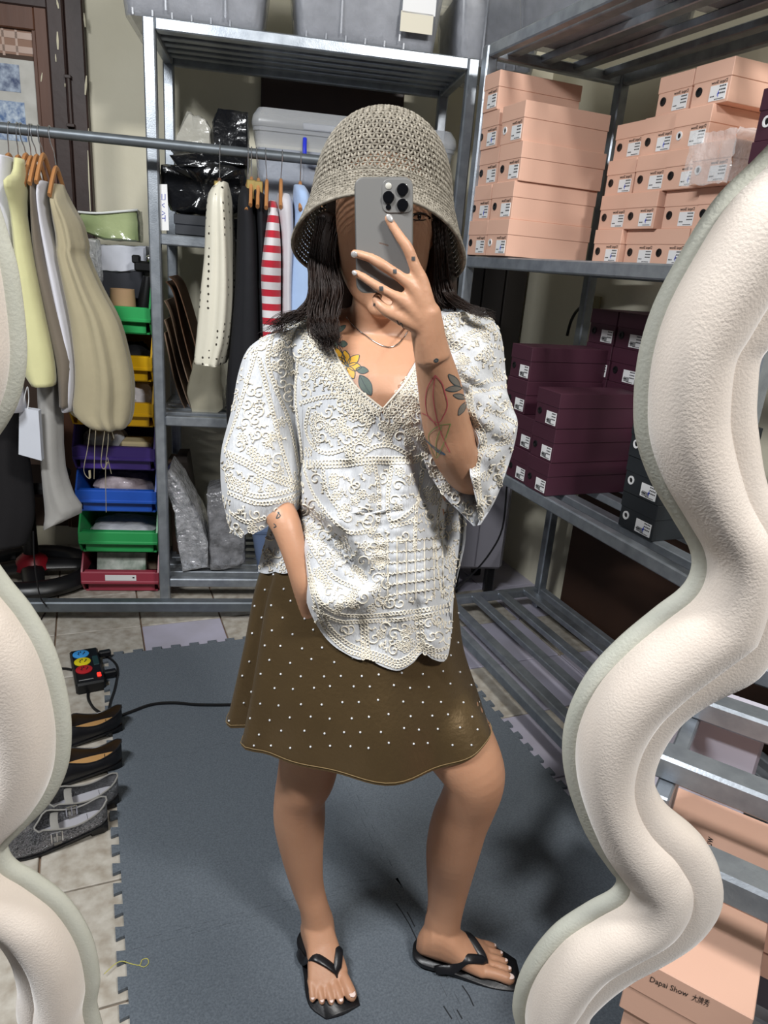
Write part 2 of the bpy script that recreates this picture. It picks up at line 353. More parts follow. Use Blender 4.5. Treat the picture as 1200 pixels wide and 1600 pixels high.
# peach, rear block: columns along the wall side
S2 = (.28, .129, .0985)
ycol = [1.868, 1.735, 1.602, 1.469, 1.336]
for c, y in enumerate(ycol):
    for k in range(5 if 1 <= c <= 2 else 4):
        if c == 4 and k > 1: continue
        if c == 3 and k > 2: continue
        x = 1.5+((c*3+k*5) % 4)*.006
        yy = y+((c+k) % 3-1)*.003-(.0 if k < 4 else .03)
        if c == 3 and k == 2:
            wr = shoe_box(S2, PEACH, (1.47, yy, 1.456+.0988*k), 'peach shoe box wrapped in crinkled clear film', 'peach shoe boxes of the rear block', ring='white')
            wm = []
            rg = np.random.RandomState(3)
            q = MB()
            n1, n2 = 14, 10
            def jit(p): return np.array(p)+rg.uniform(-.0035, .0035, 3)+np.array([0, 0, 0])
            g = lambda f: q.add([jit(f(i/(n1-1), j/(n2-1))) for j in range(n2) for i in range(n1)], [(j*n1+i, j*n1+i+1, (j+1)*n1+i+1, (j+1)*n1+i) for j in range(n2-1) for i in range(n1-1)])
            l, w, h = S2
            g(lambda a, b: (-.008-.004*math.sin(a*9), -.012+(w+.024)*a, -.001+(h+.018)*b+.008*a*b))
            g(lambda a, b: (-.008+(l+.01)*a, -.012-.003*math.sin(b*8), -.001+(h+.025)*b))
            q.build('film_wrap', FILM, wr, smooth=True); continue
        shoe_box(S2, PEACH, (x, yy, 1.456+.0988*k), 'peach shoe box in the rear block, %s row, %s' % (ordn[k], ['touching the front pile', 'one box off the front pile', 'two boxes off the front pile', 'three boxes off the front pile', 'four boxes off the front pile'][c]),
                 'peach shoe boxes of the rear block', ring='white' if (c, k) == (2, 3) else 'black', mark=1 if (c+k) % 2 == 0 else 0)
for k in (2, 3):
    shoe_box((.28, .14, .105), MAROON, (1.40, 1.212, 1.6155+.1055*(k-2)), ['maroon shoe box below another, beside the film wrapped peach box', 'maroon shoe box on top, at the outer end of the peach block'][k-2], 'maroon shoe boxes on the upper shelf', words=None, ring='white' if k == 3 else 'black')
for k in (0, 1):
    shoe_box((.28, .12, .079), PEACH, (1.41, 1.222, 1.456+.0793*k), 'peach shoe box under the maroon boxes, %s' % ['on the shelf', 'second up'][k], 'peach shoe boxes under the maroon ones', mark=k)
# maroon boxes on the middle shelf
S3 = (.30, .118, .104); ZS = .777
for k in range(3):
    shoe_box(S3, MAROON, (1.25-.004*(k == 2), 1.700-.004*k, ZS+.1045*k), 'maroon shoe box, %s in the foremost stack on the middle shelf' % ['bottom', 'middle', 'top'][k], 'maroon shoe boxes of the foremost stack', words=None)
for k in range(4):
    shoe_box(S3, MAROON, (1.255+.004*k, [1.822, 1.826, 1.895, 1.90][k], ZS+.1045*k), 'maroon shoe box, %s in the second stack on the middle shelf' % ordn[k], 'maroon shoe boxes of the second stack', words=None)
for k in range(2):
    shoe_box(S3, MAROON, (1.27, 1.945+.0*k, ZS+.1045*k), 'maroon shoe box half hidden behind the sleeve, %s of two' % ['lower', 'upper'][k], 'maroon shoe boxes beside the sleeve', words=None)
S4 = (.27, .132, .1075)
for c in range(3):
    for k in range(5):
        shoe_box(S4, MAROON, (1.555, 1.885-.138*c, ZS+.108*k), 'maroon shoe box in rear row, %s level, %s' % (ordn[k], ['next to the rack post', 'middle column', 'column behind the black boxes'][c]), 'maroon shoe boxes of the rear row', words=None)
S5 = (.31, .135, .0985)
for k in range(3):
    shoe_box(S5, BLACKB, (1.315-.006*k, 1.312, ZS+.0988*k+.001), 'black shoe box with white eyelet, %s of its stack of three' % ['bottom', 'middle', 'top'][k], 'black shoe boxes on the middle shelf', words=None, ring='white', mark=2)
# ---------------------------------------------------------------- storage tubs
def tub(label, w, d, h, loc, rz, group='translucent storage tubs', fill=.8, handle=None, lid=True, fillm=None, tint=None, lh=None):
    r = thing('storage_tub', label, 'storage tub', loc, rz, group); M_ = tint or TUB
    def rr_ring(w, d, z, rad=.03, n=5):
        out = []
        for (cx, cy, a0) in ((w/2-rad, d/2-rad, 0), (-w/2+rad, d/2-rad, 90), (-w/2+rad, -d/2+rad, 180), (w/2-rad, -d/2+rad, 270)):
            for k in range(n): a = math.radians(a0+90*k/(n-1)); out.append((cx+rad*math.cos(a), cy+rad*math.sin(a), z))
        return out
    q = MB(); tp = .035
    q.loft([rr_ring(w-tp*2, d-tp*2, .0), rr_ring(w-tp*1.9, d-tp*1.9, .012), rr_ring(w-.012, d-.012, h*.82), rr_ring(w-.012, d-.012, h*.83), rr_ring(w, d, h*.83), rr_ring(w, d, h*.86)], cap=False)
    rg = rr_ring(w-tp*2, d-tp*2, .0); q.add(rg, [tuple(range(len(rg)))])
    for k in range(6):                               # bottom ribs
        q.bx((-w/2+.06+k*(w-.14)/6, -d/2+.026, .001), (-w/2+.066+k*(w-.14)/6, -d/2+.034, .02), ch=.0004)
    for x in (-w*.17, w*.2):
        q.bx((x-.003, -d/2+.012, .02), (x+.003, -d/2+.018, h*.8), ch=.0006)
    q.build('bin_body', M_, r, smooth=True)
    if lid:
        z = h*.86; q = MB(); q.loft([rr_ring(w+.006, d+.006, z), rr_ring(w+.01, d+.01, z+.012), rr_ring(w+.002, d+.002, z+.035), rr_ring(w-.03, d-.03, h)], cap=True)
        q.box((0, -d/2-.002, z+.012), (w*.35, .012, .022), ch=.003); q.build('tub_lid', M_, r, smooth=True)
    f = MB(); rs = np.random.RandomState(int(abs(loc[0]*97+loc[2]*31)*10) % 1000); hh = h*fill; n = 26; rings = []
    for j in range(11):
        z = .012+(hh-.012)*min(j/9, 1); e = tp*1.9*(1-z/h)+.022; sc = 1 if j < 10 else .5
        base = rr_ring((w-e)*sc, (d-e)*sc, z, .03*sc, 7); rings.append([np.array(p)+rs.uniform(-.007, .004, 3)*np.array([1, 1, .8 if j not in (0,) else 0]) for p in base])
    f.loft(rings); f.build('packed_garments', fillm or GREYFILL, r, smooth='all')
    if handle:
        hb = MB().tube(spline([(-w*.16, -d/2-.008, h*.80), (-w*.16, -d/2-.02, h*.72), (-w*.155, -d/2-.022, h*.655), (-w*.13, -d/2-.022, h*.635), (.13*w, -d/2-.022, h*.62), (.16*w, -d/2-.02, h*.66), (.16*w, -d/2-.008, h*.78)], 4), .0075, 8)
        hb.build('clip_handle', handle, r, smooth=True)['label'] = 'blue clip handle'
    return r
def btub(label, x0, x1, off, z, d, h, **k):           # tub on the back rack, its near face between two u values
    c = bw((x0+x1)/2, off+d/2, z); return tub(label, x1-x0, d, h, c, AB, **k)
ZT = 2.103
t1 = btub('translucent tub of grey clothes overhanging the left post atop the back rack', -.135, .375, .0, ZT, .45, .32)
t2 = btub('translucent tub with paper notes on top of the back rack', .425, .965, .0, ZT, .45, .33)
for (a, b, c, d_, m) in ((632, -30, 680, 26, WHITE), (627, 16, 675, 55, mat('cream_note', 'd8d2c0', .7))):
    p, q = bl(a, b, -.004), bl(c, d_, -.004); cc = bl(655, 20, 0)
    uu = .695; s = MB().bx((p[0]-uu, -.229+.0, q[2]-ZT), (q[0]-uu, -.2275, p[2]-ZT), ch=.0002).build('paper_note', m, t2)
btub('translucent tub on top of the back rack behind the corner post', 1.0, 1.36, .08, ZT, .40, .33, fill=.7)
tub('translucent tub on top of the right rack above the peach boxes', .50, .40, .32, (1.27+.24, 2.14, ZT), math.pi/2, fill=.8)
tub('flat translucent tub on top of the right rack at its outer part', .60, .42, .3, (1.50, 1.52, ZT), math.pi/2, fill=.8, fillm=mat('dark_cloth', '26272b', .8))
btub('large translucent tub with blue clip handle on the upper back shelf', .315, .845, .03, 1.449, .42, .435, handle=mat('blue_plastic', '1f2fc0', .35), fill=.72, fillm=mat('silver_packed', '7d8594', .35, 0, .8, 9, 'aab1bd', .8, 18))
tg = MB(); p0, p1 = bl(503, 237, .02), bl(532, 262, .02)
o = MB().bx((p0[0], .012, p1[2]-.03), (p1[0], .014, p0[2]), ch=.0003); o = o.build('yellow_tag', mat('yellow_card', 'd8a11c', .6)); o.location = OB; o.rotation_euler = (0, 0, AB); tag(o, 'yellow card stuck to the large tub beside the hat', 'tag')
btub('narrow translucent tub on the upper back shelf beside the hat', .875, 1.045, .04, 1.449, .42, .425, fill=.78, fillm=mat('dark_packed', '2f323c', .35, 0, .6, 9, '4a4e5a', .8, 18))
btub('bluish translucent tub on the bottom back shelf behind the sleeve', .325, .62, .02, .108, .40, .24, tint=mat('bluish_plastic', '8ea3c8', .3, trans=.4, alpha=.6), fillm=mat('blue_packed', '4a5f88', .6, 0, .4, 9))
# pale plastic case on the bottom shelf of the back rack
ca, cb = bl(702, 890, .06), bl(786, 880, .06); cz = max(.03, ca[2]); ch_ = bl(790, 700, .06)[2]
o = thing('plastic_case', 'pale grey plastic case on short legs between the two racks', 'case', bw((ca[0]+cb[0])/2, .06, 0), AB); cw = (cb[0]-ca[0])/2
MB().bx((-cw, 0, cz), (cw, .30, ch_), ch=.015).build('case_body', mat('pale_plastic', '96939b', .5, 0, .2, 3), o)
MB().bx((-.012, -.003, cz+.02), (-.007, .003, ch_-.02)).build('seam', mat('pale_dark', '77747c', .5), o)
lg = MB().bx((-.02, -.02, 0), (.02, .02, cz+.005)).mesh('leg', BLACKP)
for x in (-cw+.04, cw-.04):
    for y in (.05, .25): link('leg', lg, o).location = (x, y, 0)
# dark strips widened into planks that stand in for shade on the wall
o = thing('shade_planks', 'dark planks standing in for shade on the back wall behind the corner post', 'dark planks', bw(1.05, .575, 0), AB)
for k in range(5):
    MB().bx((.105*k, 0, .02), (.105*k+.098, .03, 1.46)).build('plank', mat('dark_plank%d' % (k % 3), ['2b2725', '35302c', '1d1a1a'][k % 3], .7, 0, .4, 6), o)
o = MB().tube([at_Y(x, y, 2.46) for x, y in spline([(700, 930), (735, 900), (765, 865), (785, 825), (792, 760)], 5)], .004, 6).build('black_cable', BLACKP); tag(o, 'black cable drooping behind the right rack beside the pale case', 'cable')
o = MB().tube([at_Y(x, y, 2.52) for x, y in spline([(886, 525), (893, 500), (905, 482), (925, 472), (945, 470)], 5)], .006, 6).build('black_cable', BLACKP); tag(o, 'short black cable arching beside the rear maroon boxes', 'cable')
o = MB().bx((.0, 0, 0), (.09, .012, .05)).build('wall_socket', mat('beige_plastic', '8a8264', .6)); o.location = at_X(938, 484, 1.918); o.rotation_euler = (0, 0, math.pi/2); tag(o, 'small beige wall socket beside the rack post', 'socket')
# brown board leaning on the wall under the middle shelf
o = MB().bx((1.84, 1.0, .02), (1.86, 2.28, .74)).build('brown_board', mat('brown_board', '3b2417', .7, 0, .5, 6, '2a1910')); tag(o, 'dark brown board standing against the right wall below the middle shelf', 'board')
# ================================================================ plush mirror frame
NM = RW@_n((12, -500, 1109)); PM = CAM+NM*.4665
E1 = _n(np.cross(NM, (0, 0, 1))); E1 = E1 if E1@_cr > 0 else -E1; E2 = np.cross(E1, NM); E2 = E2 if E2[2] > 0 else -E2
def m2(x, y): p = onplane(x, y, PM, NM)-PM; return np.array([p@E1, p@E2])
inner = [(1200, 240), (1130, 310), (1075, 395), (1030, 480), (1006, 560), (998, 640), (1003, 700), (1025, 762), (1060, 822), (1086, 868), (1089, 902), (1073, 932), (1030, 965), (970, 1015), (922, 1068), (891, 1130), (883, 1190), (893, 1250), (920, 1320), (952, 1368), (968, 1390), (960, 1410), (920, 1432), (865, 1470), (820, 1530), (803, 1590), (812, 1660), (770, 1740), (650, 1775), (540, 1740), (430, 1775), (300, 1740), (190, 1690), (148, 1600), (150, 1545), (136, 1482), (100, 1425), (50, 1385), (15, 1364), (3, 1345), (6, 1334), (32, 1308), (70, 1270), (95, 1222), (103, 1170), (98, 1110), (76, 1030), (40, 965), (0, 915), (-35, 860), (-50, 790), (-40, 730), (0, 668), (18, 630), (28, 580), (27, 520), (15, 430), (0, 375), (-25, 300), (-70, 200), (-120, 60), (-80, -60), (100, -100), (300, -140), (500, -110), (700, -150), (880, -110), (1020, -90), (1150, -120), (1270, -70), (1330, 30), (1280, 150)]
I2 = spline([m2(*p) for p in inner], 7, True); NI = len(I2); I2 = np.array(I2)
def smooth_n(win):
    T = np.roll(I2, -1, 0)-np.roll(I2, 1, 0); T = T/np.linalg.norm(T, axis=1)[:, None]; N = np.stack([-T[:, 1], T[:, 0]], 1)
    S = sum(np.roll(N, k, 0) for k in range(-win, win+1)); return S/np.linalg.norm(S, axis=1)[:, None]
ctr = I2.mean(0); Nn = smooth_n(3); Ns = smooth_n(9)
if np.sum((I2-ctr)*Ns) < 0: Nn, Ns = -Nn, -Ns
opx = [(1188, 560), (1183, 640), (1190, 700), (1200, 760), (1240, 850), (1200, 1045), (1130, 1085), (1075, 1120), (1040, 1165), (1023, 1210), (1030, 1245), (1052, 1272), (1100, 1312), (1128, 1370), (1130, 1410), (1110, 1450), (1060, 1490), (1010, 1517), (960, 1548), (915, 1592)]
O2 = np.array(spline([m2(*p) for p in opx], 8))
def outer_w(i):
    # distance from the inner edge to the measured outer outline along the smoothed normal
    q = O2-I2[i]; al = q@Ns[i]; pe = np.abs(q@np.array([-Ns[i][1], Ns[i][0]])); k = np.argmin(pe+np.where(al < .03, 9, 0)+np.where(al > .14, 9, 0))
    return al[k] if pe[k] < .006 and .03 < al[k] < .14 else None
W = [outer_w(i) for i in range(NI)]; W = np.array([w if w else np.nan for w in W]); ok = ~np.isnan(W); W[~ok] = .082
for _ in range(6): W = (np.roll(W, 1)+W*2+np.roll(W, -1))/4
def m3(p2, h): return PM+E1*p2[0]+E2*p2[1]-NM*h      # h: towards the camera
PLUSH = mat('cream_plush', 'e0d4c8', .95, 0, .35, 26, 'd6c7b9', .13, 520, sheen=.5, detail=8); RIM_REFL = mat('grey_green_reflection', 'c9c9bd', .9, 0, .3, 30, 'b5b8a8', .12, 400)
fr = thing('mirror_frame', 'big wavy cream plush frame around the mirror opening', 'mirror frame', m3(I2.mean(0)*0+m2(600, 1700), 0))
def strip(fn, nm, m):
    q = MB(); rings = []
    for i in range(NI): rings.append([np.array(p)-np.array(fr.location) for p in fn(i)])
    n = len(rings[0]); q.add([p for r in rings for p in r], [(i*n+k, i*n+(k+1) % n, ((i+1) % NI)*n+(k+1) % n, ((i+1) % NI)*n+k) for i in range(NI) for k in range(n)])
    return q.build(nm, m, fr, smooth='all')
def ell(i, a, b, h0, hh, n=18, Nv=None, p=1.0):
    c, r = (a+b)/2, (b-a)/2; Nv = Ns if Nv is None else Nv; out = []
    for k in range(n):
        t = 2*math.pi*k/n; s = math.sin(t); out.append(m3(I2[i]+Nv[i]*(c+r*math.cos(t)), h0+hh*(abs(s)**p)*(1 if s > 0 else -.6)))
    return out
CR = np.array([np.clip(W[i]*.68, .045, .062) for i in range(NI)])
strip(lambda i: ell(i, 0, .022, -.012, .010, 12, Nn, .7), 'rim_reflection', RIM_REFL)  # reflection of the frame's inner side, built as a grey-green strip
strip(lambda i: ell(i, .0055+.004*max(0, -I2[i][1])*2, CR[i]+.004, 0, .030, 22, None, .8), 'inner_tube', PLUSH)
strip(lambda i: ell(i, CR[i]-.022, W[i], -.006, .022, 16, None, .8), 'outer_tube', PLUSH)
# ================================================================ the rack beside the mirror, outside the reflection
LR = np.array([-.582, .813, 0]); NR = np.array([-.813, -.582, 0]); AR = math.atan2(LR[1], LR[0])   # local x = LR, local y = -NR?
def rw(l, n, z): return LR*l+NR*n+np.array([0, 0, z])
rk = thing('steel_rack', 'near steel slat rack with peach boxes, outside the mirror beside its plush frame', 'rack', (0, 0, 0))
def bar(nm, l0, l1, n0, n1, z0, z1, m=STEEL, par=None, ch=None):
    c = rw((l0+l1)/2, (n0+n1)/2, (z0+z1)/2); R3 = np.array([LR, NR, (0, 0, 1)]).T
    return MB().box(c, (abs(l1-l0), abs(n1-n0), abs(z1-z0)), R3, ch=ch).build(nm, m, par)
ZR = .60
for n0, l1 in ((-.975, .10), (-1.205, .12), (-1.45, .10), (-1.69, .07)): bar('slat', -.75, l1, n0, n0-.058, ZR-.05, ZR, STEEL, rk)
for n0, l1 in ((-1.15, .1), (-1.32, .1), (-1.5, .05), (-1.69, .0)): bar('slat', -.75, l1, n0, n0-.035, .165, .20, STEEL, rk)
bar('beam', -.75, .06, -.94, -.975, .165, .20, STEEL, rk)
for n0 in (-.975, -1.69): bar('post', -.79, -.75, n0, n0-.04, 0, .62, STEEL, rk)
bar('post', .03, .07, -1.60, -1.64, 0, .55, STEEL, rk)
bar('side_beam', .07, .10, -1.16, -1.52, ZR-.085, ZR-.05, STEEL, rk); bar('post', .07, .10, -1.30, -1.335, 0, ZR-.085, STEEL, rk)
def nbox(label, l0, l1, n0, n1, z0, h):
    r = thing('shoe_box', label, 'shoe box', rw((l0+l1)/2, (n0+n1)/2, z0), AR, 'near peach shoe boxes beside the frame')
    L, D = abs(l1-l0), abs(n1-n0)
    MB().bx((-L/2+.002, -D/2+.002, 0), (L/2-.002, D/2-.002, h-.004), ch=.0015).build('body', PEACH, r)
    MB().bx((-L/2, -D/2, h*.45), (L/2, D/2, h), ch=.0015).build('lid', PEACH, r); return r
def near_text(r, s, p, ex, ey, size):                # lettering laid on a box face: origin p (world), text direction ex, letter-up ey
    vs, fs, w = text_mesh(s, size); ex, ey = np.array(ex, float), np.array(ey, float); ez = np.cross(ex, ey); M = r.matrix_basis.inverted()
    q = MB().add([tuple(M@Vector(p+ex*v[0]+ey*v[1]+ez*v[2])) for v in vs], fs); return q.build('lettering', INK, r, fix=False)
b3 = nbox('bottom peach shoe box of the near pair beside the frame', -.13, .045, -.935, -1.10, .200, .115)
b2 = nbox('near peach shoe box with black lettering along its lid edge', -.118, .055, -.925, -1.118, .316, .115)
b1 = nbox('near peach shoe box under the slats with lettering on top', -.50, .085, -1.16, -1.42, .28, .12)
UPZ = np.array([0, 0, 1.])
def fit_text(r, s, pa, pb, ey, P, N):                   # lettering whose baseline runs between two points of a face
    a, b = onplane(*pa, P, N), onplane(*pb, P, N); L = np.linalg.norm(b-a); w = text_mesh(s, .02)[2]; k = L/w; near_text(r, s, a, _n(b-a)*k, np.array(ey)*max(k, .75), .02)
fit_text(b2, 'Dapai Show', (1014, 1533), (1074, 1558), UPZ, rw(0, -.925, 0)+NR*.0006, NR)
fit_text(b2, '\u5927\u724c\u79c0', (1080, 1562), (1107, 1573), UPZ, rw(0, -.925, 0)+NR*.0006, NR)
t2_ = at_z(1110, 1330, .4004); near_text(b1, 'Dapai Show', t2_+NR*(text_mesh('Dapai Show', .022)[2]-text_mesh('how', .022)[2]), -NR, LR, .022)
# white case and dark tub beneath the slats
o = MB().box(rw(.045, -1.56, .38), (.20, .10, .35), np.array([LR, NR, (0, 0, 1)]).T, ch=.006).build('white_case', mat('lilac_white', 'c9c5d2', .5)); tag(o, 'pale lilac plastic case under the near slat rack beside the frame', 'case')
tub('translucent tub under the near slat rack at the picture edge', .40, .28, .33, tuple(rw(-.28, -1.62, .2)), AR, fillm=BLACKB)
# ================================================================ clothes on the rail
CL = {}
def cloth(name, hexc, **k):
    a = dict(rough=.85, var=.25, vscale=6, bump=.12, bscale=35, sheen=.2); a.update(k); return mat('cloth_'+name, hexc, **a)
def blank_ring(cx, cy, off, hw, hd, n, rip, ph, fr):
    out = []
    for k in range(n):
        t = 2*math.pi*k/n; r = 1+rip*math.sin(fr*t+ph)+rip*.5*math.sin((fr+4)*t-ph*1.7)
        out.append(cx+UB*hw*r*math.cos(t)+VB*(off+hd*r*math.sin(t)))
    return out
def garment(name, label, cat, rows, m, off=-.12, th=.10, rip=.05, fr=5, n=28, group=None, nr=22, root=None, part=None, mb=None):
    R_ = rows_interp([np.array(tuple(r)+((th,) if len(r) == 3 else ()), float) for r in rows], nr); rings = []
    for j, (y, xl, xr, t) in enumerate(R_):
        a, b = bk(xl, y, off), bk(xr, y, off); c = (a+b)/2-VB*off
        rings.append(blank_ring(c, 0, off, np.linalg.norm(b-a)/2, t, n, rip*min(1, .3+j/nr*1.4), j*.02+R_[0][1], fr))
    q = (mb or MB()).loft(rings)
    if mb: return q
    o = q.build(part or name, m, root, smooth='all')
    return tag(o, label, cat, group) if root is None else o
WIRE = mat('wire', 'b8bcc2', .25, .9); HWOOD = mat('hanger_wood', 'b98352', .5, 0, .5, 12, '96643a')
def hanger(x, y, x2, y2, label, off=-.12, span=.10, drop=.075, wood=HWOOD, w=.0065, clip=False):
    p = bk(x, y, off); u = (p-OB)@UB; zb = 1.715; q = bl(x2, y2, off)
    r = thing('clothes_hanger', label, 'hanger', bw(u, off, 0), AB, 'hangers on the rail')
    path = [(0, .019*math.cos(a), zb+.019*math.sin(a)) for a in np.linspace(-.5, math.pi, 9)]
    path = [(0, -v, z) for (_, v, z) in path][::-1] if False else path
    du = q[0]-u; path += [(du*.3, -.017, zb-.03), (du*.7, -.004, zb-.045-.2*max(0, zb-.06-q[2])), (du, 0, q[2])]
    MB().tube(path, .0019, 6).build('hook', WIRE, r, smooth=True)
    MB().tube(spline([(du, -span, q[2]-drop-.012), (du, -span*.5, q[2]-drop*.45), (du, 0, q[2]), (du, span*.5, q[2]-drop*.45), (du, span, q[2]-drop-.012)], 4), w, 8, flat=1.5).build('shoulder_bar', wood, r, smooth=True)
    if clip:
        g = mat('brass', 'c8b070', .3, .8)
        for v in (-.04, .04): MB().box((du, v, q[2]-.035), (.03, .012, .06), ch=.003).build('clip', g, r)
    return r
G = 'clothes on the left stretch of the rail'
CREAM = cloth('cream', 'dcdad6'); LILAC = cloth('lilac_white', 'd3d3dc'); YEL = cloth('pale_yellow', 'd2cf9c'); GREYC = cloth('light_grey', 'a19f9b'); TAUPE = cloth('taupe', '70665a'); BEIGE = cloth('khaki', 'a69c80', bump=.18, bscale=22)
garment('white_blouse', 'white blouse at the end of the rail beside the plush frame', 'blouse', [(246, 4, 21), (262, 0, 21), (290, -8, 20), (340, -12, 23), (420, -14, 25), (520, -14, 24), (640, -14, 40)], LILAC, off=-.2, th=.07, rip=.04)
garment('black_trousers', 'black trousers hanging low between the frame and the white paper bag', 'trousers', [(560, -30, 22), (640, -40, 30), (720, -45, 45), (800, -50, 52), (850, -50, 40)], cloth('black', '141215', sheen=0), off=.02, th=.06)
garment('yellow_shirt', 'pale yellow shirt with long sleeves on a wooden hanger', 'shirt', [(248, 23, 37, .03), (272, 22, 38, .05), (290, 18, 39, .12), (330, 19, 39), (400, 25, 51), (470, 29, 65), (540, 34, 80), (580, 38, 86), (601, 50, 86)], YEL, off=-.22, th=.06, rip=.03)
garment('grey_trousers', 'light grey elastic waist trousers hanging down to the bins', 'trousers', [(278, 39, 56, .08), (292, 41, 56, .1), (300, 44, 56), (400, 48, 60), (500, 56, 76), (590, 60, 96), (640, 62, 98), (720, 66, 100), (770, 70, 114), (798, 72, 128), (818, 72, 82)], GREYC, off=-.08, th=.07, rip=.05)
garment('taupe_coat', 'taupe brown coat hanging between grey trousers and a white dress', 'coat', [(283, 57, 65, .05), (300, 57, 67), (400, 60, 82), (500, 78, 108), (560, 92, 122), (600, 97, 120), (630, 99, 118)], TAUPE, rip=.03)
garment('white_dress', 'narrow white dress hanging behind the khaki one', 'dress', [(284, 66, 77, .05), (300, 66, 78), (350, 70, 84), (450, 86, 107), (550, 108, 124), (600, 108, 127), (636, 100, 124)], LILAC, off=-.1, rip=.03)
kd = thing('khaki_dress', 'khaki dress with a gathered hem and drawstrings on the rail', 'dress', bw(-.2, -.12, 1.2), AB)
def reparent(o, r): o.parent = r; bpy.context.view_layer.update(); o.matrix_parent_inverse = r.matrix_world.inverted(); return o
bpy.context.view_layer.update()
reparent(garment('body', None, None, [(288, 79, 99, .03), (300, 80, 103, .06), (318, 84, 110, .1), (345, 86, 126), (365, 90, 132), (385, 92, 136), (400, 92, 136), (450, 100, 158), (500, 108, 184), (560, 114, 200), (600, 114, 206), (640, 112, 205), (662, 140, 200), (668, 150, 194, .06)], BEIGE, rip=.10, fr=7, n=44, nr=40, part='body', root=kd), kd)
q = MB()
for pts in (((141, 668), (137, 700), (131, 735), (140, 748), (140, 735)), ((150, 668), (148, 700), (147, 748)), ((165, 664), (160, 700), (158, 725), (163, 733), (168, 722)), ((169, 664), (169, 690), (165, 732), (166, 800)), ((172, 664), (178, 685)), ((168, 715), (174, 740))):
    q.tube([bk(x, y, -.2) for x, y in spline(pts, 5)], .0045, 6, flat=.3)
reparent(q.build('drawstring', BEIGE, kd), kd)
pb = thing('paper_bag', 'small white paper bag with string handles hanging among the clothes', 'bag', (0, 0, 0))
a_, b_ = bl(29, 640, -.2), bl(64, 718, -.2); P4 = [bk(x, y, -.2) for x, y in ((30, 637), (60, 642), (65, 720), (29, 710))]
MB().loft([[p+VB*.0 for p in P4], [p+VB*.03 for p in P4]]).build('bag_body', mat('bag_paper', 'c9cdd6', .7, 0, .15, 10), pb)
MB().tube([bk(x, y, -.195) for x, y in spline([(38, 640), (38, 622), (43, 604), (45, 622), (43, 641)], 4)], .0016, 5).build('handle', WHITE, pb)
for i, (x, y, x2, y2, lb) in enumerate(((15, 200, 14, 243, 'first hanger from the frame end, under the white blouse'), (28, 202, 29, 246, 'hanger of the pale yellow shirt'), (33, 202, 41, 243, 'hanger behind the yellow shirt'), (47, 204, 49, 247, 'hanger of the grey trousers'), (50, 204, 58, 245, 'hanger of the taupe coat'), (61, 205, 68, 243, 'hanger of the narrow white dress'))):
    hanger(x, y, x2, y2, 'wooden '+lb)
hanger(78, 207, 88, 263, 'wooden hanger with a white wire hook holding the khaki dress', )
# middle stretch
DOTC = mat('dotted_cream', 'd6d2c2', .35, 0, .15, 6, 'c4bfae', .1, 30)
def add_dots(m, col, scale, rad):
    nt = m.node_tree; b = nt.nodes['Principled BSDF']; src = b.inputs['Base Color'].links[0].from_socket
    tc = nt.nodes.new('ShaderNodeTexCoord'); v = nt.nodes.new('ShaderNodeTexVoronoi'); v.inputs['Scale'].default_value = scale; v.inputs['Randomness'].default_value = .15
    cp = nt.nodes.new('ShaderNodeMath'); cp.operation = 'LESS_THAN'; cp.inputs[1].default_value = rad
    mx = nt.nodes.new('ShaderNodeMix'); mx.data_type = 'RGBA'; mx.inputs[7].default_value = lin(col)
    nt.links.new(tc.outputs['Object'], v.inputs['Vector']); nt.links.new(v.outputs['Distance'], cp.inputs[0]); nt.links.new(cp.outputs[0], mx.inputs[0])
    nt.links.new(src, mx.inputs[6]); nt.links.new(mx.outputs[2], b.inputs['Base Color'])
add_dots(DOTC, '3a3630', 42, .20)
garment('dotted_skirt', 'long cream satin skirt with small dark dots on clip hanger', 'skirt', [(285, 340, 356, .05), (305, 326, 360, .09), (340, 322, 363, .1), (400, 320, 366), (460, 314, 368), (520, 309, 364), (562, 305, 352), (566, 308, 350)], DOTC, rip=.12, fr=5, n=44)
NAVY = cloth('near_black', '0e0f15', rough=.8, sheen=0)
garment('black_dress', 'long black dress hanging right behind the dotted skirt', 'dress', [(292, 378, 394, .03), (312, 372, 396, .1), (360, 370, 404), (450, 366, 408), (540, 358, 412), (620, 352, 425), (690, 356, 440), (700, 370, 435)], NAVY, rip=.06)
garment('black_shirt', 'black top hanging between the black dress and striped shirt', 'top', [(294, 394, 402, .04), (305, 394, 414, .09), (330, 398, 420), (400, 402, 418), (520, 404, 420)], NAVY, off=-.1)
STR = cloth('stripe', 'd8d4d6'); nt = STR.node_tree; b = nt.nodes['Principled BSDF']; src = b.inputs['Base Color'].links[0].from_socket
tc = nt.nodes.new('ShaderNodeTexCoord'); sx = nt.nodes.new('ShaderNodeSeparateXYZ'); m1 = nt.nodes.new('ShaderNodeMath'); m1.operation = 'MULTIPLY'; m1.inputs[1].default_value = 1/.047
m2_ = nt.nodes.new('ShaderNodeMath'); m2_.operation = 'FRACT'; m3_ = nt.nodes.new('ShaderNodeMath'); m3_.operation = 'LESS_THAN'; m3_.inputs[1].default_value = .48
mx = nt.nodes.new('ShaderNodeMix'); mx.data_type = 'RGBA'; mx.inputs[7].default_value = lin('b3182e')
nt.links.new(tc.outputs['Object'], sx.inputs[0]); nt.links.new(sx.outputs[2], m1.inputs[0]); nt.links.new(m1.outputs[0], m2_.inputs[0]); nt.links.new(m2_.outputs[0], m3_.inputs[0]); nt.links.new(m3_.outputs[0], mx.inputs[0]); nt.links.new(src, mx.inputs[6]); nt.links.new(mx.outputs[2], b.inputs['Base Color'])
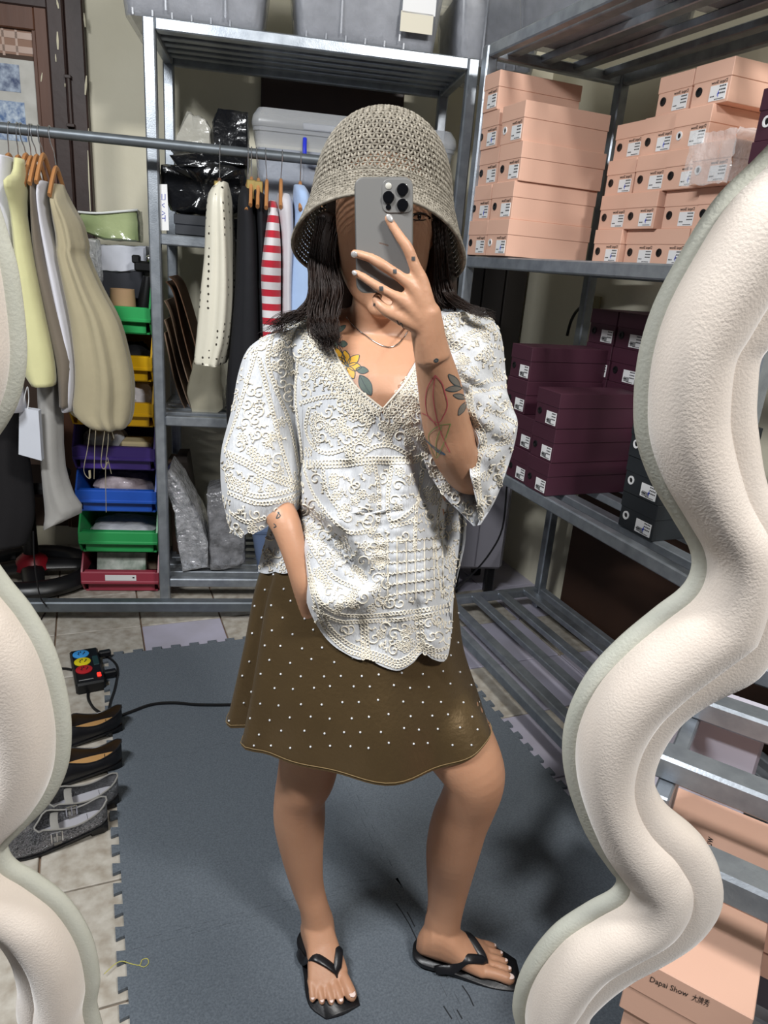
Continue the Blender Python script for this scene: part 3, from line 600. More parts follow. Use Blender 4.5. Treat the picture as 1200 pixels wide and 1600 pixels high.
garment('striped_shirt', 'red and white striped shirt hanging among the black and white tops', 'shirt', [(314, 420, 431, .03), (330, 418, 436, .09), (380, 410, 440, .13), (418, 404, 441, .13), (470, 403, 441), (530, 405, 441)], STR, rip=.04)
garment('white_shirt', 'white shirt hanging between the striped shirt and blue one', 'shirt', [(303, 434, 452, .04), (320, 432, 458, .1), (370, 438, 460), (440, 440, 457), (520, 440, 458)], cloth('white2', 'c9c6cb'), rip=.05)
garment('blue_shirt', 'light blue shirt hanging beside the hat brim', 'shirt', [(290, 459, 476, .04), (305, 458, 484, .1), (340, 458, 490), (390, 454, 490), (450, 448, 500), (510, 444, 505)], cloth('light_blue', 'a3bbdf'), rip=.05)
garment('dark_sweater', 'dark garment peeking out at the hat brim', 'top', [(306, 488, 500, .04), (325, 486, 505, .08), (400, 484, 520)], NAVY, off=-.1)
hanger(344, 236, 343, 282, 'clip hanger holding the dotted skirt', clip=True, wood=mat('brown_leather', '6a4b3a', .5), span=.06)
for (x, y, x2, y2, lb) in ((388, 238, 387, 288, 'wooden hanger of the black dress'), (393, 238, 393, 280, 'clip hanger behind the black dress'), (401, 239, 404, 282, 'clip hanger of the black top'), (415, 240, 417, 284, 'wooden hanger of the striped shirt'), (441, 241, 439, 283, 'wooden hanger of the white shirt'), (470, 244, 469, 287, 'wooden hanger of the light blue shirt'), (503, 246, 502, 286, 'wooden hanger nearest to the hat'), (508, 247, 511, 292, 'second hanger from the hat')):
    hanger(x, y, x2, y2, lb, clip=(x in (393, 401)))
# ================================================================ stacked bins
BC = [('crimson', '9c3a4a'), ('green', '2c9a54'), ('blue', '1b4fae'), ('purple', '43307c'), ('yellow', 'd9a80f'), ('yellow', 'd9a80f'), ('green', '2c9a54')]
BIN_Y0 = .075
for k, (cn, hx) in enumerate(BC):
    m = mat('bin_'+cn, hx, .38, 0, .15, 6); lb = cn+' plastic bin with sloping open front, '+['on the floor', 'second from the floor', 'third from the floor', 'fourth from the floor', 'fifth from the floor', 'sixth from the floor', 'topmost of the stack'][k]
    r = thing('storage_bin', lb, 'bin', bw(-.21, BIN_Y0, .18*k+.001), AB, 'stack of coloured bins'); W2 = .157
    q = MB(); q.bx((-W2+.01, .03, 0), (W2-.01, .34, .006)); q.bx((-W2, .33, .0), (W2, .342, .178))
    q.bx((-W2+.022, .025, .004), (W2-.022, .034, .05)); q.build('tray', m, r)
    sd = MB()
    for s in (-1, 1):
        x0, x1 = s*W2, s*(W2-.007); pr = [(.0, .05), (.004, .098), (.055, .172), (.335, .178), (.335, .0), (.04, .0)]
        MB().loft([[(x0, y, z) for y, z in pr], [(x1, y, z) for y, z in pr]]).build('side_panel', m, r)
    q = MB(); q.bx((-W2, 0, .05), (W2, .012, .098), ch=.002); q.bx((-W2+.012, .003, .088), (W2-.012, .03, .1), ch=.002); q.bx((-W2, -.004, .046), (W2, .01, .06), ch=.003)
    q.build('front_lip', m, r)
    if k == 0:
        lt = MB().bx((-.06, -.0012, .062), (.065, .0005, .088), ch=.0003).build('paper_label', WHITE, r); MB().bx((.05, -.002, .074), (.058, -.0012, .08), ch=.0002).build('print', INK, lt)
def lump(name, label, cat, c, size, m, seed=0, jit=.1, p=3.5, rz=AB, n=22, k=14, group=None, smooth=True):
    rs = np.random.RandomState(seed); a = np.array(size)/2; vs = []; ph = rs.uniform(0, 6.28, 12); fq = rs.uniform(2, 9, 12)
    q = MB(); rings = []
    for j in range(k+1):
        v = -math.pi/2+math.pi*(j+.03)/(k+.06); ring = []
        for i in range(n):
            u = 2*math.pi*i/n; d = np.array([math.cos(v)*math.cos(u), math.cos(v)*math.sin(u), math.sin(v)])
            r = (sum(abs(t)**p for t in d))**(-1/p); w = 1+jit*(.5*math.sin(fq[0]*u+ph[0]+fq[1]*v)+.3*math.sin(fq[2]*d[0]*2+ph[2]+fq[3]*d[2]*2)+rs.uniform(-.35, .35))
            ring.append(d*r*a*w+np.array([0, 0, a[2]]))
        rings.append(ring)
    q.loft(rings); lo = min(v[2] for v in q.v); q.v = [(v[0], v[1], max(v[2], 0)) for v in q.v]
    o = q.build(name, m, None, smooth=smooth); o.location = c; o.rotation_euler = (0, 0, rz); return tag(o, label, cat, group)
CLEARB = mat('clear_bag', 'b9bcc4', .15, 0, .7, 14, 'e8eaee', 1, 18, alpha=.75, spec=.9)
lump('clear_bag', 'flat clear bag of fabric in the lower green bin', 'bag', bw(-.21, BIN_Y0+.17, .19), (.27, .22, .085), CLEARB, 1)
lump('clear_bag', 'crinkled clear bag in the blue bin', 'bag', bw(-.20, BIN_Y0+.17, .37), (.24, .2, .12), mat('clear_bag_pink', '6f6266', .15, 0, .9, 16, 'b9aeb4', 1, 18, spec=.9), 2, .14)
lump('clear_bag', 'crinkled clear bag in the purple bin beside the cream block', 'bag', bw(-.27, BIN_Y0+.15, .55), (.16, .16, .13), CLEARB, 3, .15)
o = MB().bx((-.0, -.05, .0), (.12, .06, .1), ch=.008).build('cream_block', mat('cream_plastic', 'cfc19a', .5)); o.location = bw(-.195, BIN_Y0+.1, .552); o.rotation_euler = (0, 0, AB); tag(o, 'cream block lying in the purple bin', 'block')
lump('white_cloth', 'crumpled white cloth in the lower yellow bin', 'cloth', bw(-.14, BIN_Y0+.15, .73), (.15, .16, .15), cloth('white3', 'd5d3d8'), 4, .16)
lump('dark_bundle', 'dark bundle in the upper yellow bin', 'bundle', bw(-.18, BIN_Y0+.16, .91), (.2, .18, .12), NAVY, 5, .14)
r = thing('photo_cards', 'stack of printed picture cards in the crimson bin', 'cards', bw(-.2, BIN_Y0+.09, .075), AB)
for i in range(4):
    MB().box((.01*i-.02, .02*i, .03), (.2-.02*i, .004, .09), Matrix.Rotation(-.35, 3, 'X'), ch=.0005).build('card', mat('card_print%d' % (i % 2), ['c8ccc4', '8a7f6a'][i % 2], .4, 0, .9, 20, '3c5a44', detail=6), r)
MB().box((0, .1, .0), (.24, .12, .04)).build('backing', mat('card_brown', '7a6a5a', .8), r)
# things above the bins
def slab(name, label, cat, px, o0, o1, m, jit=.003, seed=0, smooth=True, group=None, inset=.06):
    rs = np.random.RandomState(seed); P = []
    for i, p in enumerate(px):
        a, b = np.array(p, float), np.array(px[(i+1) % len(px)], float); k = max(2, int(np.linalg.norm(b-a)/9)); P += [a+(b-a)*t/k for t in range(k)]
    c = np.mean(P, axis=0); rings = []
    for o, s in ((o0+.004, .4), (o0, 1-inset*2), (o0+.006, 1-inset*.4), (o0+.02, 1), ((o0+o1)/2, 1), (o1-.02, 1), (o1, 1-inset)):
        rings.append([bk(*(c+(p-c)*s), o0)+VB*(o-o0)+rs.uniform(-jit, jit, 3)*(.6 if s < 1 else 1) for p in P])
    return tag(MB().loft(rings).build(name, m, None, smooth=smooth), label, cat, group)
o = MB().bx((0, 0, 0), (.17, .14, .15), ch=.004).build('dark_box', mat('slate_box', '34363d', .7, 0, .2, 8)); o.location = bw(-.27, .25, 1.20); o.rotation_euler = (0, 0, AB); tag(o, 'dark slate box standing behind the topmost green bin', 'box')
MB().bx((-.155, .18, 1.085), (.155, .33, 1.2)).build('inner_box', mat('slate_box', '34363d', .7)); o = COL.objects['inner_box']; o.name = 'dark_case'; o.location = bw(-.21, BIN_Y0, 0); o.rotation_euler = (0, 0, AB); tag(o, 'dark case filling the topmost green bin behind the cardboard tube', 'case')
slab('white_parcel', 'white wrapped paper parcel on the dark slate box', 'parcel', [(153, 382), (228, 385), (228, 422), (190, 426), (154, 425)], .24, .37, mat('white_wrap', 'c9ccd6', .6, 0, .2, 8, bump=.2, bscale=12), .003, 1)
zb = slab('zip_bag', 'clear zip bag with green cloth lying on the white parcel', 'bag', [(122, 332), (214, 328), (217, 378), (160, 374), (128, 362)], .22, .35, mat('zip_bag', 'a5b184', .12, 0, .9, 7, '6d8450', .6, 14, spec=.9, detail=1), .003, 2)
MB().tube([bk(x, y, .215) for x, y in spline([(122, 331), (150, 333), (180, 331), (215, 328)], 4)], .004, 6).build('zip_strip', mat('zip_white', 'dfe2e0', .2), zb)
slab('bubble_roll', 'roll of bubble wrap standing behind the khaki dress', 'bubble wrap', [(130, 372), (150, 374), (155, 440), (148, 462), (132, 450)], .16, .24, mat('bubble', 'c4c7c9', .1, 0, .6, 60, 'f0f0f0', 1, 60, spec=1), .004, 3)
o = thing('cardboard_tube', 'short brown cardboard tube in the topmost green bin', 'tube', bw(-.165, .15, 1.165), AB)
q = MB(); q.lathe([(.048, 0), (.044, .075), (.04, .075), (.04, .01)], 24, cap=False); q.build('tube_wall', mat('kraft', 'a98a68', .8), o, smooth=True)
o = thing('black_grip', 'black tripod head with a silver knob in the topmost green bin', 'tripod', bw(-.095, .19, 1.09), AB)
MB().tube([(0, 0, 0), (.005, 0, .1), (.02, 0, .2)], [.028, .03, .02], 12).build('grip', BLACKP, o, smooth=True)
MB().box((.01, 0, .235), (.075, .05, .04), ch=.008).box((-.02, -.01, .26), (.03, .03, .03), ch=.005).build('head', BLACKP, o)
MB().ball((.03, -.03, .265), .014).build('knob', mat('chrome', 'd0d0d4', .15, 1), o, smooth=True)
# black pedestal by the bins
o = thing('pedestal_base', 'black round pedestal with a red collar beside the crimson bin', 'pedestal', bw(-.60, .22, 0), AB); q = MB()
c8 = [(.27*math.cos(a), .27*math.sin(a)) for a in np.linspace(0, 2*math.pi, 33)[:-1]]
q.tube([(.23*math.cos(a), .2*math.sin(a), .04) for a in np.linspace(0, 2*math.pi, 29)[:-1]], .045, 10, closed=True, flat=.8)
for a in (0.3, 1.9, 3.4, 5.0): q.tube([(0, 0, .07), (.2*math.cos(a), .18*math.sin(a), .05)], [.05, .04], 10, flat=.6)
q.build('base', BLACKP, o, smooth=True); MB().lathe([(.075, .06), (.06, .1), (.03, .125)], 20).build('collar', mat('red_plastic', '7e1420', .4), o, smooth=True)
MB().tube([(0, 0, .1), (0, 0, .42)], .03, 14).build('column', BLACKP, o, smooth=True); MB().box((0, 0, .45), (.3, .3, .06), ch=.02).build('seat_plate', BLACKP, o)
tag(MB().tube([bk(x, y, -.2) for x, y in spline([(52, 830), (54, 880), (62, 930), (72, 946)], 5)]+[at_z(x, y, .004) for x, y in spline([(72, 955), (62, 972), (58, 985)], 4)], .0028, 6).build('black_cable', BLACKP), 'thin black cable hanging by the red collar down to the floor', 'cable')
# ================================================================ goods on the back rack
SH1, SH2, SH3 = 1.448, .793, .108
for k in range(2):
    o = MB().bx((0, 0, 0), (.30, .33, .034), ch=.002).build('flat_box', mat('dark_flat_box', '2d3036', .45, 0, .2, 9)); o.location = bw(.045-.004*k, .05, SH1+.0345*k); o.rotation_euler = (0, 0, AB); tag(o, 'flat dark box, %s of two, under the black wrapped bundle' % ['lower', 'upper'][k], 'box', 'flat dark boxes')
slab('black_bundle', 'big bundle in shiny black film on the flat dark boxes', 'bundle', [(249, 256), (300, 262), (345, 255), (384, 262), (386, 330), (352, 333), (268, 331), (250, 300)], .05, .38, BLACKFILM, .008, 4, inset=.10)
slab('black_bag', 'flat black plastic bag lying on the black wrapped bundle', 'bag', [(262, 242), (320, 236), (388, 244), (386, 258), (300, 262), (275, 258)], .06, .36, BLACKFILM, .005, 5)
slab('clear_bag', 'cloudy clear plastic bag standing beside a black wrapped box', 'bag', [(266, 236), (278, 205), (294, 174), (302, 178), (318, 184), (329, 200), (331, 236), (300, 238)], .10, .24, mat('cloudy_bag', 'a9a79d', .2, 0, .7, 12, 'c9c8c0', .8, 14, alpha=.85), .006, 6)
slab('wrapped_box', 'black box wrapped in clear film above the black bundle', 'box', [(341, 168), (386, 175), (388, 238), (331, 238), (331, 190)], .08, .28, BLACKFILM, .0035, 7)
o = thing('tag_card', 'white card with a handwritten number by the rack post', 'tag', (0, 0, 0))
P4 = [bk(x, y, .02) for x, y in ((249, 288), (261, 288), (264, 360), (252, 360))]
MB().loft([P4, [p+VB*.002 for p in P4]]).build('card', WHITE, o)
q = MB()
for pl in (((258, 303), (258, 312), (253, 312), (253, 303)), ((257, 318), (253, 320), (257, 324)), ((253, 330), (258, 333), (253, 336)), ((258, 341), (253, 341)), ((258, 336), (258, 346))): q.tube([bk(x, y, .0195) for x, y in pl], .0012, 4)
q.build('handwriting', BLUEINK, o)
KR = mat('kraft_sheet', '6e513c', .85, 0, .4, 8, '553c2c'); KR2 = mat('kraft_light', '8a7360', .85, 0, .4, 8)
for i, pts in enumerate((((263, 432), (276, 448), (293, 500), (312, 570), (326, 638)), ((258, 440), (270, 458), (285, 520), (303, 590), (318, 640)), ((256, 470), (266, 492), (280, 550), (296, 605), (308, 641)), ((256, 500), (263, 522), (276, 575), (290, 620), (300, 642)), ((256, 520), (261, 545), (272, 595), (284, 630), (292, 643)))):
    P = [bk(x, y, .12+.012*i) for x, y in spline(pts, 5)]; tn = UB*.004
    rings = [[p, p+tn, p+tn+VB*.26, p+VB*.26] for p in P]
    tag(MB().loft(rings).build('kraft_sheet', KR if i < 2 else KR2, None, smooth=True), 'curved brown kraft sheet leaning by the rack post, %s of five' % ['outermost and darkest', 'second', 'third', 'fourth', 'innermost'][i], 'cardboard', 'leaning kraft sheets')
slab('wrapped_roll', 'beige item wrapped in film on the middle back shelf', 'parcel', [(302, 562), (320, 556), (345, 570), (350, 640), (335, 652), (300, 648), (290, 615)], .10, .30, mat('beige_wrap', '8d8876', .35, 0, .4, 8, 'a5a08e', .3, 14), .003, 8, inset=.14)
BUB = mat('bubble_grey', '6a6a6c', .15, .3, .8, 25, 'a8a8ac', .8, 60, spec=.9)
slab('bubble_parcel', 'slanting bubble wrapped parcel against the rack post, bottom shelf', 'parcel', [(252, 748), (264, 730), (280, 752), (312, 810), (326, 850), (325, 888), (285, 896), (276, 850), (272, 800)], .06, .26, mat('bubble_shiny', '8d8f92', .10, .45, .9, 30, 'e0e0e4', 1, 60, spec=1), .004, 9)
slab('bubble_parcel', 'upright grey bubble wrapped parcel on the bottom shelf', 'parcel', [(322, 772), (350, 766), (384, 776), (382, 882), (350, 893), (328, 893)], .07, .28, BUB, .003, 10)
slab('dark_board', 'dark board standing behind the bubble wrapped parcels', 'board', [(276, 712), (292, 712), (318, 890), (300, 893)], .30, .44, mat('dark_card', '2e2622', .7, 0, .3, 8), .0005, 11, False)
slab('brown_box', 'brown box standing behind the slanting bubble parcel', 'box', [(262, 720), (281, 722), (286, 880), (270, 880)], .30, .44, mat('brown_box', '4a3a2e', .6, 0, .3, 8), .0005, 12, False)
# ================================================================ floor things: shoes, power strip, cables
LEATHER = mat('black_leather', '17171a', .35, 0, bump=.04, bscale=120); INSOLE = mat('tan_insole', 'b58a56', .6, 0, .2, 9)
def shoe(name, label, loc, rz, up, ins, mary=False, group=None, L=.24):
    r = thing(name, label, 'shoe', loc, rz, group); N = 26; hb = .024
    def hw(t): return (.029+.011*math.sin(min(t, 1)*2.6)+.008*t)*min(1, math.sqrt(max(0, 1-(1-min(1, t/.12))**2)))*math.sqrt(max(0, 1-max(0, (t-.72)/.285)**2.4))
    def lift(t): return hb*max(0, 1-t/.62)**.8+.004
    left, right, top, bot = [], [], [], []; rings = []
    for j in range(N):
        t = .004+.992*j/(N-1); w = max(hw(t), .002); z0 = lift(t); x = t*L
        h = (.056-.022*math.sin(min(t/.55, 1)*math.pi)) if t < .62 else .047*max(.25, 1-((t-.62)/.45)**1.6); h = max(h, .014)
        o = w*.80 if t < .55 else w*.80*max(0, 1-((t-.55)/.13))**.5
        ring = [(x, s*a, z0+b) for s, a, b in ((-1, w*.85, 0), (-1, w, h*.3), (-1, w*.97, h*.7), (-1, o if o > 0 else w*.0, h if o > 0 else h*1.06))]
        if o <= .0005: ring[2] = (x, -w*.72, z0+h*.88)
        rings.append(ring+[(a, -b, c) for a, b, c in ring[::-1]])
    n = 8; q = MB(); q.add([p for g in rings for p in g], [(j*n+i, j*n+i+1, (j+1)*n+i+1, (j+1)*n+i) for j in range(N-1) for i in range(n-1) if not (i == 3 and rings[j][3][1] < -.001 and rings[j+1][3][1] < -.001)])
    q.add([rings[0][i] for i in range(n)], [(0, 1, 6, 7), (1, 2, 5, 6), (2, 3, 4, 5)]); q.build('upper', up, r, smooth='all')
    edge = [g[3] for g in rings if g[3][1] < -.001]; edge = edge+[(a, -b, c) for a, b, c in edge[::-1]]
    MB().tube(edge, .0022, 6, closed=True).build('topline', up if not mary else mat('grey_mesh_trim', '86847f', .8), r, smooth=True)
    so = [(.004+.992*j/(N-1)) for j in range(N)]; q = MB(); q.loft([[(t*L, s*max(hw(t), .002)*.99, lift(t)+dz) for s, dz in ((-1, -.004), (1, -.004), (1, .002), (-1, .002))] for t in so]); q.build('outsole', BLACKP, r)
    q = MB(); P = [(t*L, max(hw(t), .002)*.9, lift(t)+.006) for t in so]; q.add([(a, b, c) for a, b, c in P]+[(a, -b, c) for a, b, c in P], [(j, j+1, N+j+1, N+j) for j in range(N-1)]); q.build('insole', ins, r)
    q = MB(); q.loft([[(.002+.045*u_*f, .026*v_*f, z) for u_, v_ in ((0, -.8), (.3, -1.05), (1, -1.1), (1, 1.1), (.3, 1.05), (0, .8))] for z, f in ((0, .85), (hb+.004, 1))]); q.build('heel', BLACKP, r)
    if mary:
        t = .50; x = t*L; w = hw(t)
        pts = spline([(x-.004, -w, lift(t)+.012), (x-.004, -w*.98, .042), (x-.002, -w*.5, .060), (x, 0, .064), (x, w*.5, .060), (x-.004, w*.98, .042), (x-.004, w, lift(t)+.012)], 4)
        sm = mat('grey_mesh_trim', '86847f', .8); st = MB().tube(pts, .009, 8, flat=.16, up=(0, 0, 1)).build('strap', sm, r, smooth=True)
        bk_ = MB(); c = np.array([x-.003, w*1.02, .047])
        for a, b in (((-.012, -.0, .014), (.012, -.0, .014)), ((-.012, .0, -.012), (.012, .0, -.012)), ((-.012, 0, .014), (-.012, 0, -.012)), ((.012, 0, .014), (.012, 0, -.012)), ((0, 0, .014), (0, 0, -.012))): bk_.tube([c+np.array(a)+(0, .004, 0), c+np.array(b)+(0, .004, 0)], .0016, 6)
        bk_.build('buckle', mat('chrome', 'd0d0d4', .15, 1), st)
    return r
h1, h2 = at_z(192, 1140), at_z(192, 1196)
shoe('ballet_flat', 'black leather ballet flat nearer to the power strip', (h1[0], h1[1], .001), math.pi+.06, LEATHER, INSOLE, group='pair of black ballet flats')
shoe('ballet_flat', 'black leather ballet flat nearer to the silver shoes', (h2[0], h2[1], .001), math.pi+.02, LEATHER, INSOLE, group='pair of black ballet flats')
GLIT = mat('silver_glitter', 'b4b4b8', .22, .75, .95, 300, '3a3a3e', 1, 420, detail=1)
h3, h4 = at_z(180, 1252), at_z(166, 1290)
shoe('mary_jane', 'silver glitter mesh mary jane shoe next to the black flats', (h3[0]+.01, h3[1]-.0, .001), math.pi+.12, GLIT, mat('pale_insole', '9d9ca2', .7), True, 'pair of silver mary janes', .245)
shoe('mary_jane', 'silver glitter mesh mary jane shoe with chrome buckle, nearest camera', (h4[0]+.005, h4[1], .001), math.pi+.10, GLIT, mat('pale_insole', '9d9ca2', .7), True, 'pair of silver mary janes', .245)
# power strip
ps = thing('power_strip', 'black power strip with blue, yellow and red sockets on the tiles', 'power strip', (-.068, 2.30, .0), .10)
MB().bx((-.046, -.115, 0), (.046, .115, .04), ch=.006).build('case', mat('black_gloss', '131416', .3), ps)
for k, (cn, hx) in enumerate((('red', 'b02028'), ('yellow', 'd8c81e'), ('blue', '3b8fd0'))):
    s = MB().lathe([(.0265, 0), (.0265, .003), (.024, .0045)], 24, (-.012, -.028+.052*k, .0395)).build('socket', mat('socket_'+cn, hx, .4), ps, smooth=True); s['label'] = cn+' socket face'
    q = MB()
    for a, b, rz in ((-.008, -.004, .5), (.008, -.004, -.5), (0, .010, 0), (-.006, .006, 0), (.012, .004, 0)): q.box((-.012+a, -.028+.052*k+b, .0442), (.0035, .009, .0008), Matrix.Rotation(rz, 3, 'Z'), ch=.0002)
    q.build('slot', INK, s)
MB().box((.030, -.075, .041), (.012, .022, .006), ch=.002).build('switch', mat('red_lamp', 'ff2a20', .3, emit=2.5), ps)
MB().box((.030, .02, .0405), (.018, .06, .004), ch=.001).build('usb_panel', mat('dark_green', '1f3a3c', .4), ps)
MB().box((-.012, -.092, .0404), (.045, .004, .001), ch=.0002).build('print', mat('grey_print', '8a8a8a', .6), ps)
for y, lb in ((-.06, 'lower'), (.075, 'upper')):
    o = MB().box((.066, y, .03), (.04, .022, .022), ch=.004).build('plug', BLACKP, ps)
ctrl = lambda pts, z: [np.array([*at_z(x, y, z)[:2], z]) for x, y in spline(pts, 6)]
tag(MB().tube(ctrl([(162, 1024), (176, 1032), (184, 1046), (180, 1074), (173, 1096), (170, 1110)], .012), .0042, 8).build('power_cable', BLACKP, None, smooth=True), 'black cable curving from the power strip plug to the black flats', 'cable')
tag(MB().tube(ctrl([(138, 1078), (138, 1092), (146, 1106), (156, 1113)], .006), .0045, 8).build('power_cable', BLACKP, None, smooth=True), 'short black cable leaving the near end of the power strip', 'cable')
tag(MB().tube(ctrl([(186, 1119), (205, 1112), (236, 1101), (270, 1098), (310, 1101), (365, 1101), (430, 1098), (500, 1100)], .0145), .0048, 8).build('power_cable', BLACKP, None, smooth=True), 'long black cable lying across the grey mat behind the skirt', 'cable')
tag(MB().tube(ctrl([(60, 1048), (85, 1045), (105, 1045), (122, 1050)], .006), .0042, 8).build('power_cable', BLACKP, None, smooth=True), 'black cable from the power strip towards the plush frame', 'cable')
# ================================================================ the person
PO = np.array([.46, 1.03, 0]); PS = np.array([.93, -.367, 0]); PF = np.array([-.367, -.93, 0]); UP = np.array([0, 0, 1.])
def bp(x, y, d): return onplane(x, y, PO+PF*d, PF)
def zd(p): return float(RW.T[2]@(np.array(p)-CAM))
me_person = thing('person', 'person in a cream embroidered blouse and brown satin skirt taking a mirror photo', 'person', (PO[0], PO[1], 0))
PLOC = np.array([PO[0], PO[1], 0])
def pbuild(mb, name, m, parent=None, smooth='all', fix=True, label=None):
    mb.v = [tuple(np.array(v)-PLOC) for v in mb.v]; o = mb.build(name, m, parent or me_person, smooth=smooth, fix=fix)
    if label: o['label'] = label
    return o
def limb(mb, rows, n=18, sub=4, cap=True, cam_d=False):
    """rows: (px, py, depth, width in px, depth ratio); rings keep the photographed outline"""
    R_ = spline([np.array(tuple(r)+((1,) if len(r) < 5 else ()), float) for r in rows], sub)
    P = [at_d(r[0], r[1], r[2]) if cam_d else bp(r[0], r[1], r[2]) for r in R_]; rings = []
    for i, (p, r) in enumerate(zip(P, R_)):
        T = _n(P[min(i+1, len(P)-1)]-P[max(i-1, 0)]); V = _n(p-CAM); b = _n(np.cross(T, V)); c = np.cross(b, T); w = r[3]*zd(p)/FPX/2
        rings.append([p+w*(math.cos(t)*b+r[4]*math.sin(t)*c) for t in (2*math.pi*k/n for k in range(n))])
    if cap:                                          # rounded ends
        for e, (a, b_) in ((0, (rings[0], rings[1])), (1, (rings[-1], rings[-2]))):
            ca, cb = np.mean(a, 0), np.mean(b_, 0); w = np.linalg.norm(a[0]-ca); dr = _n(ca-cb); ex = []
            for s in (.35, .7, .93): ex.append([ca+dr*w*s*.8+(np.array(q)-ca)*math.sqrt(1-s*s) for q in a])
            rings = (ex[::-1]+rings) if e == 0 else (rings+ex)
    mb.loft(rings); return rings
# ---- torso, used also to keep the clothes outside the body
TB = MB()
limb(TB, [(598, 455, -.01, 92), (597, 490, -.03, 100), (596, 515, -.035, 130, .8), (594, 535, -.035, 235, .46), (592, 575, -.02, 262, .58), (590, 640, .0, 262, .72), (586, 730, -.01, 232, .68), (575, 830, -.02, 236, .68), (563, 930, -.02, 268, .62), (560, 1010, -.02, 288, .58), (562, 1060, -.01, 280, .56)], 36)
limb(TB, [(598, 505, -.035, 80), (535, 516, -.04, 60), (478, 532, -.045, 54), (444, 552, -.05, 52)]); limb(TB, [(598, 500, -.035, 80), (660, 510, -.04, 60), (705, 522, -.045, 54), (736, 542, -.05, 54)])
limb(TB, [(444, 552, -.05, 56), (418, 640, -.045, 64), (398, 745, -.02, 60)], 24); limb(TB, [(736, 542, -.05, 58), (752, 620, -.03, 66), (745, 735, .03, 64)], 24)
BODY = MB(); BODY.v, BODY.f, BODY.mi = list(TB.v), list(TB.f), list(TB.mi)
# ---- legs
NB0 = len(BODY.v), len(BODY.f)
limb(BODY, [(524, 900, -.04, 90), (512, 975, -.02, 150), (502, 1090, .0, 136), (485, 1180, .02, 98), (478, 1215, .025, 90), (469, 1243, .015, 80), (468, 1280, .0, 80), (472, 1330, -.005, 66), (480, 1380, -.005, 51), (490, 1415, 0, 45), (496, 1440, .0, 50), (499, 1462, .01, 50)], 40)
limb(BODY, [(600, 900, -.04, 90), (618, 975, -.02, 150), (656, 1075, .01, 132), (702, 1140, .045, 122), (735, 1195, .07, 104), (741, 1224, .07, 92), (731, 1255, .05, 88), (718, 1285, .035, 88), (708, 1325, .02, 84), (702, 1370, .0, 70), (697, 1412, -.005, 57), (692, 1440, -.005, 56), (689, 1470, -.005, 60)], 40)
LEGBV = BVHTree.FromPolygons([Vector(v) for v in BODY.v], BODY.f)
# ---- arms
limb(BODY, [(398, 745, -.02, 62), (420, 780, .03, 58), (443, 812, .07, 50), (456, 850, .09, 42), (466, 885, .10, 38), (478, 915, .10, 44), (494, 950, .09, 52, .5), (506, 985, .08, 44, .5)])
limb(BODY, [(745, 735, .03, 66), (736, 748, .06, 54), (722, 733, .085, 62), (709, 700, .105, 74), (697, 660, .12, 75), (687, 605, .15, 69), (676, 556, .175, 58), (667, 515, .19, 52)])
for r in range(0): pass
# ---- phone geometry, then the hand on it
PH_T, PH_B = at_d(599.5, 276, .852), at_d(600.8, 458, .894); PH_UP = _n(PH_T-PH_B); PH_R = at_d(646, 276, .852)-at_d(553, 276, .852); PH_R = _n(PH_R-PH_UP*(PH_R@PH_UP)); PH_N = np.cross(PH_R, PH_UP); PH_N = PH_N if PH_N@(CAM-PH_T) > 0 else -PH_N; PH_C = (PH_T+PH_B)/2; PHH = np.linalg.norm(PH_T-PH_B)/2; PHW = .0355
def on_phone(x, y, h=0): return onplane(x, y, PH_C+PH_N*h, PH_N)
def ftube(pts, sub=5):
    R_ = spline([np.array(p, float) for p in pts], sub); P = [on_phone(r[0], r[1], r[2]) for r in R_]
    P2, rr = list(P), [r[3]*zd(p)/FPX for r, p in zip(R_, P)]
    for s in (.4, .75, .95): d = _n(P[0]-P[1]); P2.insert(0, P[0]+d*rr[len(R_)*0]*0+d*rr[-len(R_)]*s*.9)
    rads = [rr[0]*math.sqrt(1-s*s) for s in (.95, .75, .4)]+rr
    BODY.tube(P2, rads, 14)
ftube([(606, 341, .0065, 6.6), (613, 352, .0075, 7.4), (624, 369, .011, 8.2), (636, 386, .0135, 9.2), (643, 402, .013, 9.4), (649, 418, .012, 10), (659, 440, .010, 11.5), (667, 480, .008, 15)])
ftube([(553, 395.5, .006, 6.6), (566, 399, .0075, 7.4), (581, 404, .011, 8.0), (596, 413, .0140, 9.0), (611, 423, .0135, 8.8), (627, 434, .013, 9.4), (646, 451, .013, 11.5), (664, 492, .008, 15)])
ftube([(554, 426, .005, 6.0), (566, 432, .007, 6.8), (581, 442, .0105, 7.4), (597, 452, .013, 8.2), (612, 460, .013, 8.2), (632, 472, .013, 11), (660, 502, .008, 15)])
ftube([(592, 462, -.013, 6.8), (588, 468, -.002, 7.4), (594, 477, .006, 8.4), (606, 487, .010, 9.5), (624, 496, .010, 11), (655, 510, .006, 15)])
ftube([(632, 420, -.022, 8.5), (645, 440, -.020, 9), (660, 465, -.012, 10.5), (666, 492, -.002, 14)])
ftube([(656, 446, .008, 11), (640, 462, .008, 12), (622, 480, .008, 11), (612, 489, .008, 10)])
ftube([(664, 470, .004, 15), (650, 486, .004, 16), (634, 497, .005, 12)])
ftube([(668, 490, .004, 22), (669, 510, .0, 25), (672, 535, -.004, 26), (677, 560, -.010, 28)])
